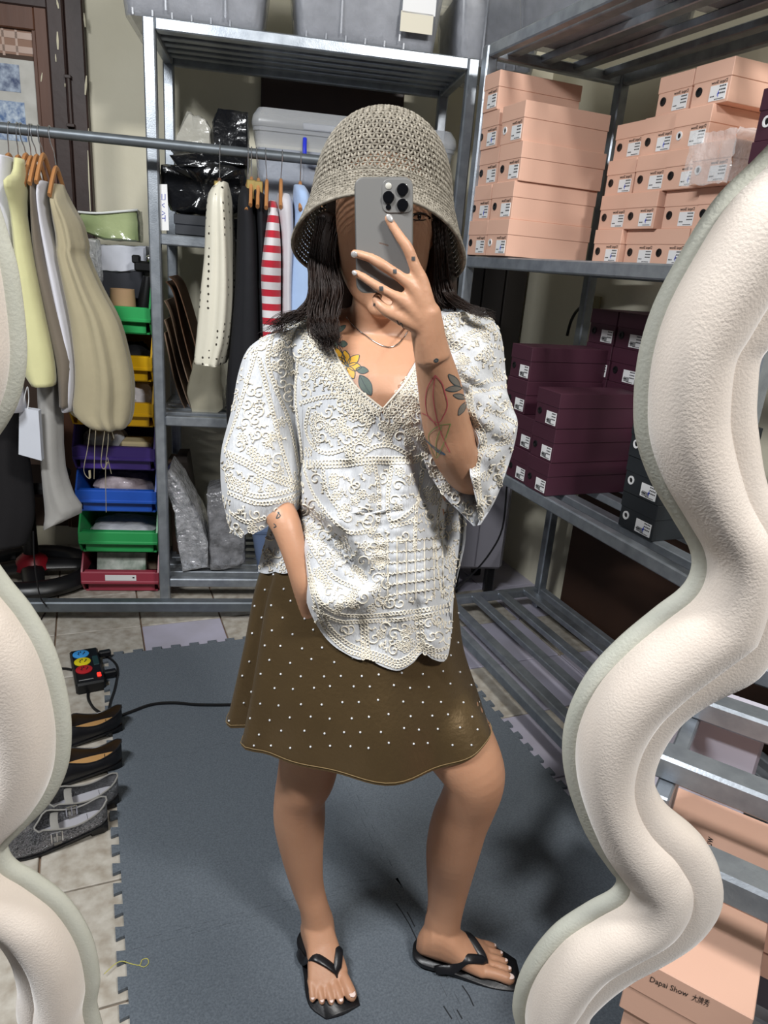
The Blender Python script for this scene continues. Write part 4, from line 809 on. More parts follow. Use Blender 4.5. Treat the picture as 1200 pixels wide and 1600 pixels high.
# ---- head
limb(BODY, [(599, 255, -.035, 96, 1.2), (599, 285, -.03, 140, 1.22), (599, 335, -.02, 150, 1.22), (599, 385, -.015, 146, 1.16), (599, 425, -.002, 132, 1.0), (599, 452, .008, 108, .85), (599, 470, .018, 78, .7), (599, 480, .026, 50, .6)], 26)
limb(BODY, [(599, 345, .072, 12), (599, 375, .082, 17), (599, 398, .090, 22), (599, 405, .080, 18)]); limb(BODY, [(584, 402, .076, 9), (599, 405, .083, 10), (614, 402, .076, 9)])
limb(BODY, [(578, 437, .066, 5), (590, 433, .078, 8), (599, 435, .080, 8), (608, 433, .078, 8), (620, 437, .066, 5)]); limb(BODY, [(582, 439, .066, 5), (599, 443, .077, 9), (616, 439, .066, 5)])
for sx in (-1, 1): limb(BODY, [(599+sx*74, 345, -.03, 14, 1.8), (599+sx*76, 362, -.03, 20, 1.8), (599+sx*73, 385, -.025, 13, 1.5)])
# ---- feet
def foot_frame(toe, ank):
    t = at_z(*toe, .03); a = at_z(*ank, .095); d = _n((t-a)*np.array([1, 1, 0])); L = np.linalg.norm((t-a)[:2])+.045; return a*np.array([1, 1, 0])-d*.045, d, L
FEET = []
for toe, ank, med in (((527, 1566), (497, 1446), 1), ((799, 1505), (690, 1452), 1)):
    h, d, L = foot_frame(toe, ank); lat = np.array([-d[1], d[0], 0]); 
    FEET.append((h, d, L))
FEET = [(FEET[0][0], FEET[0][1], np.array([-FEET[0][1][1], FEET[0][1][0], 0]), FEET[0][2]), (FEET[1][0], FEET[1][1], np.array([FEET[1][1][1], -FEET[1][1][0], 0]), FEET[1][2])]
def fz(x, L): return .030-.018*min(max(x/(L*.80), 0), 1)
NAILS = []
for h, d, m_, L in FEET:                             # m_ points to the big-toe side
    k = L/.235; W = lambda x, y, z: h+d*x*k+m_*y+UP*(z+fz(x*k, L))
    rings = []
    for x, hw, tp, yc in ((-.004, .006, .030, 0), (.0, .015, .040, 0), (.010, .025, .058, 0), (.03, .031, .085, .001), (.055, .033, .094, .002), (.085, .033, .078, .003), (.11, .036, .060, .003), (.14, .041, .044, .002), (.162, .043, .033, .001), (.178, .037, .025, .0), (.186, .026, .018, 0)):
        rings.append([W(x, yc+hw*math.cos(t), max(0, tp/2+tp/2*math.copysign(abs(math.sin(t))**.8, math.sin(t)))) for t in (2*math.pi*i/20 for i in range(20))])
    BODY.loft(rings)
    for (x0, y0, x1, y1, r0, r1, z1) in ((.158, .028, .232, .033, .0125, .0115, .011), (.163, .0085, .231, .0095, .0080, .0074, .009), (.160, -.0065, .224, -.0085, .0076, .0068, .0085), (.156, -.021, .213, -.0255, .0074, .0066, .008), (.148, -.034, .197, -.0410, .0080, .0068, .008)):
        P = [W(x0+(x1-x0)*t, y0+(y1-y0)*t, .014+(z1-.014)*t+.006*math.sin(t*3.1)) for t in (0, .3, .6, .85, 1)]
        e = W(x1+r1*.8, y1, z1-.001); BODY.tube(P+[e], [r0, r0*.95, r1*1.02, r1*1.05, r1*.95, r1*.35], 12)
        NAILS.append((W(x1-.001, y1, z1+r1*.93), _n(W(x1, y1, z1)-W(x0, y0, z1)), m_, r1))
# ---- one continuous skin
def remesh(mb, voxel, smooth_it):
    o = mb.build('tmp', [], None); md = o.modifiers.new('r', 'REMESH'); md.mode = 'VOXEL'; md.voxel_size = voxel; md.use_smooth_shade = True
    if smooth_it: s = o.modifiers.new('s', 'SMOOTH'); s.iterations = smooth_it; s.factor = .5
    dg = bpy.context.evaluated_depsgraph_get(); me = bpy.data.meshes.new_from_object(o.evaluated_get(dg)); bpy.data.objects.remove(o); return me
SKIN = mat('skin', 'b88b6e', .45, 0, .4, 9, 'a5765a', .05, 180, sss=.12, detail=5)
skin_me = remesh(BODY, .0026, 7); skin_me.materials.clear(); skin_me.materials.append(SKIN)
skin_me.transform(Matrix.Translation(Vector(-PLOC))); skin_me.polygons.foreach_set('use_smooth', [True]*len(skin_me.polygons))
skin = link('body', skin_me, me_person)
def bvh_of(*objs):
    vs, fs = [], []
    for o in objs:
        off = len(vs); vs += [Vector(v.co)+Vector(PLOC) for v in o.data.vertices]; fs += [[i+off for i in p.vertices] for p in o.data.polygons]
    return BVHTree.FromPolygons(vs, fs)
BV = bvh_of(skin); TBV = BVHTree.FromPolygons([Vector(v) for v in TB.v], TB.f)
def cast(bv, x, y):
    r = _n(ray(x, y)); h = bv.ray_cast(Vector(CAM), Vector(r)); return (None if h[0] is None else (np.array(h[0]), np.array(h[1]) if np.dot(h[1], r) < 0 else -np.array(h[1])))
def push(p, bv=TBV, gap=.006, ok=True):
    if not ok: return p
    return push_(p, bv, gap)
def push_(p, bv, gap):                       # keep a cloth point outside the torso, moved along its line of sight
    r = p-CAM; L = np.linalg.norm(r); h = bv.ray_cast(Vector(CAM), Vector(r/L))
    return p if h[0] is None or h[3] > L+gap else CAM+r/L*(h[3]-gap)
# nails
NAILM = mat('silver_nail', 'c9c6c4', .15, .5); TOEN = mat('pearl_nail', 'e6cfc6', .12)
for c, d, s, r in NAILS:
    q = MB(); q.ball(c-d*.001, (r*.62, r*.75, .0016), 10, 6, np.array([_n(s-d*(s@d)), d, np.cross(_n(s-d*(s@d)), d)]).T)
    pbuild(q, 'toenail', TOEN, skin)
for (x, y, dx, dy, w, h_) in ((607, 339, -8, -12, 4.6, 7.5), (551.5, 395.5, -9, -1, 5.0, 5.6), (552, 424.5, -8, -5, 3.6, 5.2)):
    hit = cast(BV, x+2, y+2); c = hit[0]; n_ = hit[1]; a = on_phone(x+dx, y+dy, 0)-on_phone(x, y, 0); a = _n(a-n_*(a@n_)); b = np.cross(n_, a); f = zd(c)/FPX
    q = MB(); q.ball(c+n_*.0004, (w*f, h_*f, .0014), 12, 7, np.array([b, a, n_]).T); pbuild(q, 'fingernail', NAILM, skin)
# ---- sandals
for i, (h, d, m_, L) in enumerate(FEET):
    k = L/.235; sd = bpy.data.objects.new('sandal', None); COL.objects.link(sd); sd.parent = me_person; sd['label'] = 'black square toed thong sandal on the '+['straight leg', 'turned out foot'][i]
    W = lambda x, y, z: h+d*x*k+m_*y+UP*(z+fz(x*k, L))
    out = [(-.012, 0), (-.009, .016), (.0, .026), (.02, .034), (.07, .036), (.12, .041), (.17, .0475), (.215, .049), (.243, .047), (.2475, .0455), (.249, .042), (.256, .008), (.252, -.022), (.249, -.027), (.244, -.030), (.205, -.0475), (.16, -.0475), (.12, -.041), (.07, -.036), (.02, -.034), (.0, -.026), (-.009, -.016)]
    so = spline([(x, y, 0) for x, y in out], 3, True); q = MB()
    def zb(x): return -.011 if x > .07 else -.012
    q.loft([[W(p[0], p[1]*s, z if z is not None else zb(p[0])) for p in so] for z, s in ((None, .90), (-.009, .985), (-.002, 1), (.0005, .97))])
    o = pbuild(q, 'sole', LEATHER, sd)
    q = MB(); q.loft([[W(x*f+.006, y*f, 0)*np.array([1, 1, 0])+UP*z for x, y in ((-.012, 0), (-.004, .022), (.02, .030), (.052, .026), (.055, 0), (.052, -.026), (.02, -.030), (-.004, -.022))] for z, f in ((.0096, .82), (.0215, 1))]); pbuild(q, 'heel', LEATHER, sd)
    SB = BVHTree.FromPolygons([Vector(v.co)+Vector(PLOC) for v in skin_me.vertices], [tuple(p.vertices) for p in skin_me.polygons]) if i == 0 else SB
    for side in (1, -1):
        ctrl_ = [(.176, .0165), (.168, .016), (.150, .013+.010*side), (.125, .006+.026*side), (.095, .002+.036*side), (.066, .0385*side)]
        P = []
        for x, y, _z0 in spline([(a, b, 0) for a, b in ctrl_], 5):
            top = W(x, y, .14); hit = SB.ray_cast(Vector(top), Vector((0, 0, -1)))
            z = hit[0].z+.0025 if hit[0] is not None else top[2]-.13
            g_ = min(1, max(0, (.118-x)/.05)); z = z*(1-g_)+W(x, y, .010)[2]*g_
            if x > .168: z = W(x, y, .006+.022*(.176-x)/.008)[2]
            P.append(np.array([top[0], top[1], z]))
        P += [W(.048, .0365*side, -.002)]
        N = len(P); rr = [.003+.0062*min(1, j/(N*.30)) for j in range(N)]
        for _ in range(5): P = [P[0]]+[(P[j-1]+P[j]*2+P[j+1])/4 for j in range(1, N-1)]+[P[-1]]
        # band lies flat on the foot: thin along the surface normal
        q = MB(); rings = []; axis = h+d*.1*k
        NV = []
        for j in range(N): o_ = P[j]-(h+d*((P[j]-h)@d)); o_ = np.array([o_[0], o_[1], P[j][2]-.012]); NV.append(_n(o_+UP*.01))
        for _ in range(4): NV = [NV[0]]+[_n(NV[j-1]+NV[j]+NV[j+1]) for j in range(1, N-1)]+[NV[-1]]
        for j in range(N):
            T = _n(P[min(j+1, N-1)]-P[max(j-1, 0)]); nv = _n(NV[j]-T*(NV[j]@T)); b = np.cross(T, nv)
            rings.append([P[j]+nv*.001+b*rr[j]*math.cos(t)+nv*.0026*math.sin(t) for t in (2*math.pi*k_/10 for k_ in range(10))])
        q.loft(rings); pbuild(q, 'strap', LEATHER, sd)
# ---------------------------------------------------------------- skirt
SATIN = mat('brown_satin', '604e33', .42, .55, .25, 20, '4f3f28', .10, 130, sheen=.05)
srows = rows_interp([np.array(r, float) for r in ((560, 810, 130, -.01, .10, 0), (560, 850, 138, -.01, .105, 0), (558, 890, 148, -.01, .115, 1), (555, 930, 158, -.01, .125, 1), (553, 1000, 169, -.005, .14, 1), (557, 1060, 185, .0, .155, 2), (560, 1122, 202, .0, .165, 2))], 34)
def skirt_pt(j, t, off=0):
    cx, cy, hw, d, hd, tl = srows[j]; c = bp(cx, cy, d); f = zd(c)/FPX; v = j/33; tl = math.radians(tl)
    fold = v*(.06*math.sin(5*t+1.0)+.035*math.sin(9*t+2.2)) - .34*v**1.1*math.exp(-((((t-2.64+math.pi) % (2*math.pi))-math.pi)/.085)**2)+.09*v*math.exp(-((((t-2.42+math.pi) % (2*math.pi))-math.pi)/.12)**2)
    r = 1+fold; ct, st = math.cos(t), math.sin(t)
    return c+PS*hw*f*ct*(1+.45*fold)-UP*hw*f*ct*math.sin(tl)+PF*(hd*st*r)+(PS*ct+PF*st)*off
nt_ = 96; q = MB(); rings = [[push(skirt_pt(j, 2*math.pi*k/nt_), LEGBV, .007, k < nt_//2+2 or k > nt_-2) for k in range(nt_)] for j in range(34)]
q.loft(rings, cap=False)
skirt = pbuild(q, 'skirt', SATIN)
q = MB(); hem = [np.array(p)+UP*.006+_n((np.array(p)-np.mean(rings[-1], 0)))*.0008 for p in rings[-1]]; q.tube(hem, .0008, 5, closed=True); pbuild(q, 'hem_stitch', mat('hem_thread', '7a6542', .6), skirt)
q = MB(); rs = np.random.RandomState(5); BSK = BVHTree.FromPolygons([Vector(v.co)+Vector(PLOC) for v in skirt.data.vertices], [tuple(p.vertices) for p in skirt.data.polygons])
for a in range(13):
    for b in range(26):
        x = 372+b*31+(a % 2)*15.5-40+rs.uniform(-5, 5); y = 895+a*22.5+rs.uniform(-4, 4)+(x-560)*-.02
        hit = cast(BSK, x, y)
        if hit is None: continue
        p, n_ = hit; q.ball(p+n_*.0006, .0019, 8, 5)
o = pbuild(q, 'rhinestones', mat('rhinestone', 'e8ecf2', .08, .3, spec=1), skirt); o['kind'] = 'stuff'
# ---------------------------------------------------------------- blouse
LINEN = mat('cream_gauze', 'c8cacd', .9, 0, .25, 10, 'bcbec3', .0, 60, sheen=.2)
nt = LINEN.node_tree; b = nt.nodes['Principled BSDF']; tc = nt.nodes.new('ShaderNodeTexCoord'); mp = nt.nodes.new('ShaderNodeMapping'); mp.inputs['Scale'].default_value = (160, 160, 14)
nz = nt.nodes.new('ShaderNodeTexNoise'); nz.inputs['Scale'].default_value = 1.6; nz.inputs['Detail'].default_value = 3; bm_ = nt.nodes.new('ShaderNodeBump'); bm_.inputs['Strength'].default_value = .55; bm_.inputs['Distance'].default_value = .004
nt.links.new(tc.outputs['Object'], mp.inputs[0]); nt.links.new(mp.outputs[0], nz.inputs['Vector']); nt.links.new(nz.outputs[0], bm_.inputs['Height']); nt.links.new(bm_.outputs[0], b.inputs['Normal'])
def lerp_tab(tab, y):
    ys = [t[0] for t in tab]; return [float(np.interp(y, ys, [t[k] for t in tab])) for k in range(1, len(tab[0]))]
EDGE = [(486, 452, 492, 676, 716), (500, 446, 499, 674, 716), (520, 442, 508, 668, 712), (560, 448, 530, 652, 706), (604, 452, 557, 626, 700), (636, 455, 597, 599, 692), (680, 459, 599, 599, 672), (720, 466, 600, 600, 668), (760, 469, 600, 600, 674), (800, 470, 602, 602, 681)]
HEM = [(467, 862), (471, 905), (482, 950), (500, 985), (520, 1008), (545, 1024), (562, 1031), (578, 1030), (594, 1040), (622, 1048), (645, 1036), (660, 1020), (676, 1030), (695, 1033), (703, 1010), (706, 960)]
HEMD = spline([(x, y, 0) for x, y in HEM], 10); _hl = np.concatenate([[0], np.cumsum([np.hypot(*(HEMD[i+1]-HEMD[i])[:2]) for i in range(len(HEMD)-1)])])
def hem_at(u): return np.array([np.interp(u*_hl[-1], _hl, [p[0] for p in HEMD]), np.interp(u*_hl[-1], _hl, [p[1] for p in HEMD])])
DC = [(486, -.005), (520, .03), (560, .065), (600, .09), (640, .105), (720, .115), (800, .125), (900, .135), (1050, .13)]
CREASE = [([(480, 803), (520, 838), (550, 876), (574, 908)], -.026, 9), ([(478, 795), (500, 806), (520, 822)], .012, 10), ([(574, 915), (556, 940), (520, 944), (495, 935)], .016, 14), ([(655, 700), (668, 790), (690, 900), (702, 990)], -.022, 8), ([(640, 700), (650, 800), (668, 900), (680, 1000)], .010, 14), ([(600, 735), (592, 840), (602, 950), (600, 1030)], -.008, 10), ([(630, 735), (620, 850), (628, 960)], .006, 10), ([(450, 570), (458, 640), (470, 720)], -.016, 10), ([(500, 730), (530, 800), (560, 860)], .010, 16), ([(545, 730), (560, 800), (572, 860)], -.006, 8), ([(480, 860), (487, 905), (502, 960)], .020, 16), ([(560, 960), (566, 1025)], -.006, 8), ([(648, 950), (655, 1015)], -.008, 8)]
CREASE = [(np.array([p[:2] for p in spline([(a, b_, 0) for a, b_ in pl], 6)]), am, w) for pl, am, w in CREASE]
def crease(x, y):
    s = 0
    for pl, am, w in CREASE:
        dd = np.min((pl[:, 0]-x)**2+(pl[:, 1]-y)**2); s += 1.4*am*math.exp(-dd/(2*w*w))
    return s
NJ, NU = 96, 34
def front_px(j, u):                                  # u in 0..1 over both halves, returns px
    v = j/(NJ-1)
    if v <= .5:
        y = 486+(800-486)*v/.5; xl, il, ir, xr = lerp_tab(EDGE, y)
        if u < .5: return np.array([xl+(il-xl)*u*2, y+ (0 if v > .02 else (6*(1-u*2)))])
        return np.array([ir+(xr-ir)*(u-.5)*2, y])
    s = (v-.5)/.5; xl, il, ir, xr = lerp_tab(EDGE, 800); a = np.array([xl+(xr-xl)*u, 800]); return a+(hem_at(u)-a)*s
def front_d(x, y, u, j):
    dc, = lerp_tab(DC, y); xl, xr = front_px(j, 0)[0], front_px(j, 1)[0]; w = (x-xl)/max(xr-xl, 1); w = min(max(w, 0), 1)
    ds = .0 if y < 700 else .0+.06*min(1, (y-700)/200)
    return ds+(dc-ds)*max(0, 1-abs(2*w-1)**2.4)**.6+crease(x, y)
vs, fs = [], []; idx = {}
for j in range(NJ):
    open_ = front_px(j, .5-1e-9)[0] < front_px(j, .5)[0]-1.5 and j/(NJ-1) < .5
    for i in range(2*NU+2):
        h2 = i > NU; u = (i/(2*NU)) if not h2 else ((i-1)/(2*NU))
        if i == NU: u = .5-1e-9
        if h2 and i == NU+1: u = .5
        if i == NU+1 and not open_: idx[j, i] = idx[j, NU]; continue
        x, y = front_px(j, u); idx[j, i] = len(vs); vs.append(push(push(bp(x, y, front_d(x, y, u, j)), gap=.007), BSK, .006, j > NJ*.45))
for j in range(NJ-1):
    for i in range(2*NU+1):
        if i == NU: continue
        f = [idx[j, i], idx[j, i+1], idx[j+1, i+1], idx[j+1, i]]; f = [a for k, a in enumerate(f) if a not in f[:k]]
        if len(f) > 2: fs.append(f)
FRONT = MB().add(vs, fs); nfront = len(vs)
# back panel
BROW = [(488, 452, 716), (560, 448, 706), (640, 452, 694), (720, 458, 690), (780, 440, 724), (820, 424, 729), (850, 414, 727), (880, 406, 720), (930, 404, 708), (985, 404, 703)]
q = MB().add(FRONT.v, FRONT.f); rings = []
for j in range(40):
    u_ = j/39; rw_ = []
    for i in range(41):
        w = i/40; yb = 892+(985-892)*w+5*abs(math.sin(w*9*math.pi)); y = 488+(yb-488)*u_; xl, xr = lerp_tab(BROW, y); x = xl+(xr-xl)*w
        d = -.015-.125*max(0, 1-abs(2*w-1)**2.4)**.6*min(1, .25+u_*3)
        rw_.append(bp(x, y-10*(1-abs(2*w-1))*(u_ < .02), d))
    rings.append(rw_)
q.loft(rings, cap=False, closed=False)
# sleeves
SLA = [(452, 512, -.03, 34, -20, .055), (432, 535, -.03, 44, -15, .065), (424, 580, -.025, 50, -5, .07), (418, 640, -.015, 54, 0, .075), (411, 700, -.005, 62, 0, .08), (411, 735, .0, 64, -4, .082), (413, 765, .008, 64, -12, .08), (416, 790, .012, 62, -22, .072), (417, 803, .014, 60, -25, .066)]
SLR = rows_interp([np.array(r, float) for r in SLA], 44); NSA = 60; SA = []
for j, (cx, cy, d, hw, tl, hd) in enumerate(SLR):
    c = bp(cx, cy, d); f = zd(c)/FPX; tl = math.radians(tl); a1 = PS*math.cos(tl)-UP*math.sin(tl); v = j/43; ring = []
    for k in range(NSA):
        t = 2*math.pi*k/NSA; rp = 1+v*(.05*math.sin(6*t+2.2*v)+.03*math.sin(11*t+1))
        sc = 6*abs(math.sin(t*5))*f if j == 43 else 0
        ring.append(c+a1*hw*f*math.cos(t)*(1+(rp-1)*.3)+PF*hd*math.sin(t)*rp-UP*sc)
    SA.append([push(p, gap=.008, ok=k < NSA//2+2 or k > NSA-2) for k, p in enumerate(ring)] if j < 30 else ring)
q.loft(SA, cap=False); SAIN = [[np.array(p)-(np.array(p)-np.mean(r_, 0))*.02 for p in r_] for r_ in SA[:20:-1]]
q.loft([SA[-1]]+SAIN, cap=False)
SBF = [(688, 488, .01), (692, 540, .035), (706, 580, .06), (720, 606, .08), (722, 636, .10), (748, 688, .115), (734, 728, .128), (740, 765, .125), (746, 792, .11), (749, 818, .08)]
SBR = [(758, 486, -.045), (782, 520, -.04), (790, 580, -.03), (792, 612, .0), (801, 638, .02), (808, 662, .035), (802, 700, .05), (788, 745, .06), (772, 785, .065), (751, 820, .075)]
SBB = [(690, 488, -.08), (676, 540, -.08), (664, 590, -.06), (656, 640, .0), (652, 682, .07), (660, 712, .085), (672, 742, .09), (693, 774, .09), (717, 799, .09), (740, 822, .078)]
sF, sR, sB = [rows_interp([np.array(p, float) for p in t], 52) for t in (SBF, SBR, SBB)]; RIB = []
for j in range(52):
    v = j/51; F_, R_, B_ = sF[j], sR[j], sB[j]; bul = .045*math.sin(math.pi*min(v*1.15+.12, 1))
    f1 = F_*.62+R_*.38+np.array([0, 0, bul*.9]); f2 = F_*.25+R_*.75+np.array([0, 0, bul*.75]); b1 = R_*.7+B_*.3-np.array([0, 0, .04*math.sin(math.pi*v)]); b2 = R_*.3+B_*.7-np.array([0, 0, .035*math.sin(math.pi*v)])
    cp = spline([F_, f1, f2, R_, b1, b2, B_], 6); rip = [.004*math.sin(v*26+k*.35)+.003*math.sin(v*47-k*.6) for k in range(len(cp))]
    row = []
    for k, c in enumerate(cp):
        p = bp(c[0]+(rip[k]*500 if 8 < k < 20 else 0)*.0, c[1], c[2]+rip[k]*(1 if k < 30 else .3)*2+(-.018*math.exp(-((c[1]-610)/10)**2) if k < 20 else 0)+(-.015*math.exp(-((c[1]-(700-.25*(c[0]-750)))/9)**2) if k < 20 else 0)); row.append(push(p, gap=.008) if v < .72 and k < 18 else p)
    RIB.append(row)
q.loft(RIB, cap=False, closed=False)
for tab, n1_ in (([(770, 428, 458, .0), (800, 424, 458, .02), (830, 418, 456, .03), (852, 412, 456, .035), (875, 406, 458, .04), (893, 403, 462, .04)], 14), ([(700, 640, 672, .02), (740, 645, 688, .0), (775, 655, 722, -.02), (800, 660, 727, -.02), (840, 664, 723, -.01), (880, 670, 716, .0), (930, 676, 709, .01), (988, 680, 706, .01)], 14)):
    rows_ = []
    for j in range(26):
        y = tab[0][0]+(tab[-1][0]-tab[0][0])*j/25; xl, xr, d = lerp_tab(tab, y); row = []
        for i in range(n1_):
            w = i/(n1_-1); yy = y+(3.5*abs(math.sin(w*7)) if j == 25 else 0); x = xl+(xr-xl)*w; dd_ = d-.03*(abs(2*w-1)**3)*(1 if (w > .5) == (xl > 600) else 0)+.004*math.sin(w*9+j*.1)
            row.append(push(push(bp(x, yy, dd_), gap=.006), BSK, .005))
        rows_.append(row)
    q.loft(rows_, cap=False, closed=False)
BL_V, BL_F = list(q.v), list(q.f)
blouse = pbuild(q, 'blouse', LINEN)
BBV = BVHTree.FromPolygons([Vector(v) for v in BL_V], BL_F)
# ---------------------------------------------------------------- corded embroidery on the blouse
CORD = mat('cream_cord', 'e4dccb', .85, 0, .2, 30, 'd6cdb9', sheen=.15)
EM = MB(); erng = random.Random(11)
_t = []
for a in range(9):
    for b_ in range(4): A_, B2 = 2*math.pi*a/9, 2*math.pi*b_/4; _t.append(((1+.30*math.cos(B2))*math.cos(A_), (1+.30*math.cos(B2))*math.sin(A_), .30*math.sin(B2)))
TORV = np.array(_t); TORF = [(a*4+b_, ((a+1) % 9)*4+b_, ((a+1) % 9)*4+(b_+1) % 4, a*4+(b_+1) % 4) for a in range(9) for b_ in range(4)]
def hit_b(x, y):
    h = cast(BBV, x, y)
    if h is None: return None
    hb_ = cast(BV, x, y)
    if hb_ is not None and np.linalg.norm(hb_[0]-CAM) < np.linalg.norm(h[0]-CAM): return None
    return h
def loop(x, y, r, ang=0, asp=1.0):
    h = hit_b(x, y)
    if h is None: return
    p, n_ = h; f = zd(p)/FPX*r; a = _n(np.cross(n_, (0.2, .1, 1))); b_ = np.cross(n_, a); ca, sa = math.cos(ang), math.sin(ang); a, b_ = a*ca+b_*sa, b_*ca-a*sa
    EM.add(p+n_*.0007+(TORV*np.array([f, f*asp, f*.9]))@np.array([a, b_, n_]), TORF)
def cordline(pts, r=1.15):
    run = []
    for x, y in pts:
        h = hit_b(x, y)
        if h is None or (run and np.linalg.norm(h[0]-run[-1][0]) > .018):
            if len(run) > 2: EM.tube([p+n_*.0008 for p, n_ in run], [r*zd(p)/FPX for p, n_ in run], 5, cap=False)
            run = [] if h is None else [h]; continue
        run.append(h)
    if len(run) > 2: EM.tube([p+n_*.0008 for p, n_ in run], [r*zd(p)/FPX for p, n_ in run], 5, cap=False)
def resample(pl, step):
    P = np.array([p[:2] for p in spline([(a, b_, 0) for a, b_ in pl], 12)]); L = np.concatenate([[0], np.cumsum(np.hypot(*np.diff(P, axis=0).T))]); n = max(2, int(L[-1]/step))
    s = np.linspace(0, L[-1], n); return np.stack([np.interp(s, L, P[:, 0]), np.interp(s, L, P[:, 1])], 1)
def chain(pl, r=3.6, step=5.2):
    P = resample(pl, step)
    for i, (x, y) in enumerate(P): loop(x, y, r, erng.uniform(0, 3), .8)
def squig(pl, amp=4, wl=7, r=1.15, offs=0):
    P = resample(pl, 1.4); out = []
    for i in range(len(P)):
        T = P[min(i+1, len(P)-1)]-P[max(i-1, 0)]; T = T/(np.hypot(*T)+1e-9); N_ = np.array([-T[1], T[0]]); ph = i*1.4/wl*2*math.pi; out.append(P[i]+N_*(amp*math.sin(ph)+offs)+T*1.8*math.sin(2*ph))
    cordline(out, r)
def off_line(pl, o):
    P = resample(pl, 6); T = np.gradient(P, axis=0); T /= np.hypot(T[:, 0], T[:, 1])[:, None]; return [tuple(p+np.array([-t[1], t[0]])*o) for p, t in zip(P, T)]
VL = [(493, 488), (507, 515), (536, 572), (559, 605), (598, 637)]; VR = [(676, 488), (655, 556), (630, 600), (598, 637)]
for pl, sg in ((VL, 1), (VR, -1)):
    cordline(resample(off_line(pl, sg*1.5), 2), 1.8); chain(off_line(pl, sg*5), 3.4); chain(off_line(pl, sg*12), 3.6); squig(off_line(pl, sg*19), 3.5, 6.5); chain(off_line(pl, sg*26), 3.6); squig(off_line(pl, sg*35), 5, 8)
PRIM = [[(455, 560), (500, 580), (540, 600)], [(470, 630), (510, 620), (560, 622), (585, 640)], [(483, 640), (478, 668), (488, 695), (510, 708), (540, 700), (566, 680), (578, 660)], [(470, 722), (520, 722), (580, 716), (640, 716), (665, 708)], [(470, 728), (520, 728), (580, 722), (640, 722), (665, 714)], [(558, 716), (585, 698), (612, 697), (640, 712)], [(466, 560), (462, 620), (470, 690), (472, 720)],
 [(476, 735), (492, 775), (520, 812), (548, 832), (580, 828)], [(505, 735), (512, 770), (530, 795)], [(585, 726), (592, 770), (590, 815), (578, 835)], [(612, 730), (606, 780), (612, 815), (640, 800), (656, 780)], [(612, 822), (640, 815), (665, 800)], [(660, 735), (650, 800), (648, 860)], [(690, 770), (680, 850), (690, 930)],
 [(482, 880), (495, 930), (520, 955), (560, 962), (620, 958), (680, 950), (702, 944)], [(490, 950), (530, 970), (580, 970), (640, 966), (702, 954)], [(566, 970), (568, 1028)], [(572, 970), (576, 1026)], [(650, 962), (655, 1015)], [(657, 962), (664, 1020)], [(483, 905), (494, 950), (510, 985), (540, 1014), (566, 1024), (596, 1033), (622, 1041), (644, 1030), (660, 1013), (680, 1024), (696, 1026)], [(488, 900), (500, 945), (516, 980), (545, 1006), (570, 1016), (598, 1025), (622, 1033), (642, 1022), (660, 1005), (682, 1016), (700, 1010)], [(475, 820), (490, 860), (520, 900), (560, 920)],
 [(430, 515), (418, 560), (432, 610), (452, 660), (466, 730)], [(402, 545), (385, 600), (370, 650), (352, 700)], [(352, 705), (385, 720), (420, 740), (472, 756)], [(355, 712), (388, 728), (424, 748), (470, 764)], [(358, 760), (400, 775), (440, 770), (474, 758)], [(358, 770), (400, 786), (440, 782), (474, 768)], [(360, 800), (385, 815), (415, 808), (440, 790), (470, 782)], [(405, 560), (425, 640), (440, 700), (455, 750)], [(440, 510), (470, 508), (490, 500)],
 [(705, 492), (740, 492), (775, 502)], [(700, 545), (735, 520), (775, 505)], [(704, 552), (738, 528), (778, 512)], [(735, 605), (760, 596), (790, 590)], [(728, 620), (750, 612), (790, 604)], [(731, 612), (732, 640), (752, 688), (741, 728), (745, 770), (751, 810)], [(737, 612), (738, 640), (758, 688), (747, 728), (750, 770), (754, 805)], [(760, 640), (785, 650), (806, 662)], [(755, 700), (780, 694), (800, 690)], [(745, 560), (765, 540), (785, 545)], [(406, 886), (420, 880), (434, 884), (446, 872)]]
for pl in PRIM: chain(pl, 3.5, 5.0)
for k in range(7): cordline(resample([(606+k*14, 838+k*1.0), (606+k*14.5, 935)], 2), 1.2)
for k in range(6): squig([(604, 846+k*17), (650, 844+k*16), (698, 838+k*16)], 2.2, 7)
for k in range(5): cordline(resample([(560+k*9, 626+k*4), (566+k*9, 646+k*2)], 2), 1.1)
# filling: rosettes and curls in the free ground
used = [tuple(p) for pl in PRIM for p in resample(pl, 8)]
for _ in range(9000):
    x, y = erng.uniform(348, 812), erng.uniform(488, 1048)
    if any((x-a)**2+(y-b_)**2 < 9.5**2 for a, b_ in used): continue
    if 605 < x < 700 and 838 < y < 936: continue
    if hit_b(x, y) is None: continue
    used.append((x, y)); kd_ = erng.random()
    if kd_ < .38:
        n = erng.choice((5, 6, 7)); a0 = erng.uniform(0, 6); loop(x, y, 2.2)
        for k in range(n): loop(x+5.6*math.cos(a0+k*2*math.pi/n), y+5.6*math.sin(a0+k*2*math.pi/n), 2.5)
    elif kd_ < .75:
        a0 = erng.uniform(0, 6); L_ = erng.uniform(10, 20); c = erng.uniform(-6, 6); squig([(x, y), (x+L_*.5*math.cos(a0)+c, y+L_*.5*math.sin(a0)), (x+L_*math.cos(a0), y+L_*math.sin(a0))], 3.2, 6.5); used.append((x+L_*math.cos(a0), y+L_*math.sin(a0)))
    else:
        a0 = erng.uniform(0, 6); pts = [(x+(1.2+.75*k)*math.cos(a0+k*.62), y+(1.2+.75*k)*math.sin(a0+k*.62)) for k in range(13)]; cordline(pts, 1.15)
o = pbuild(EM, 'corded_embroidery', CORD, blouse, fix=False); o['kind'] = 'stuff'
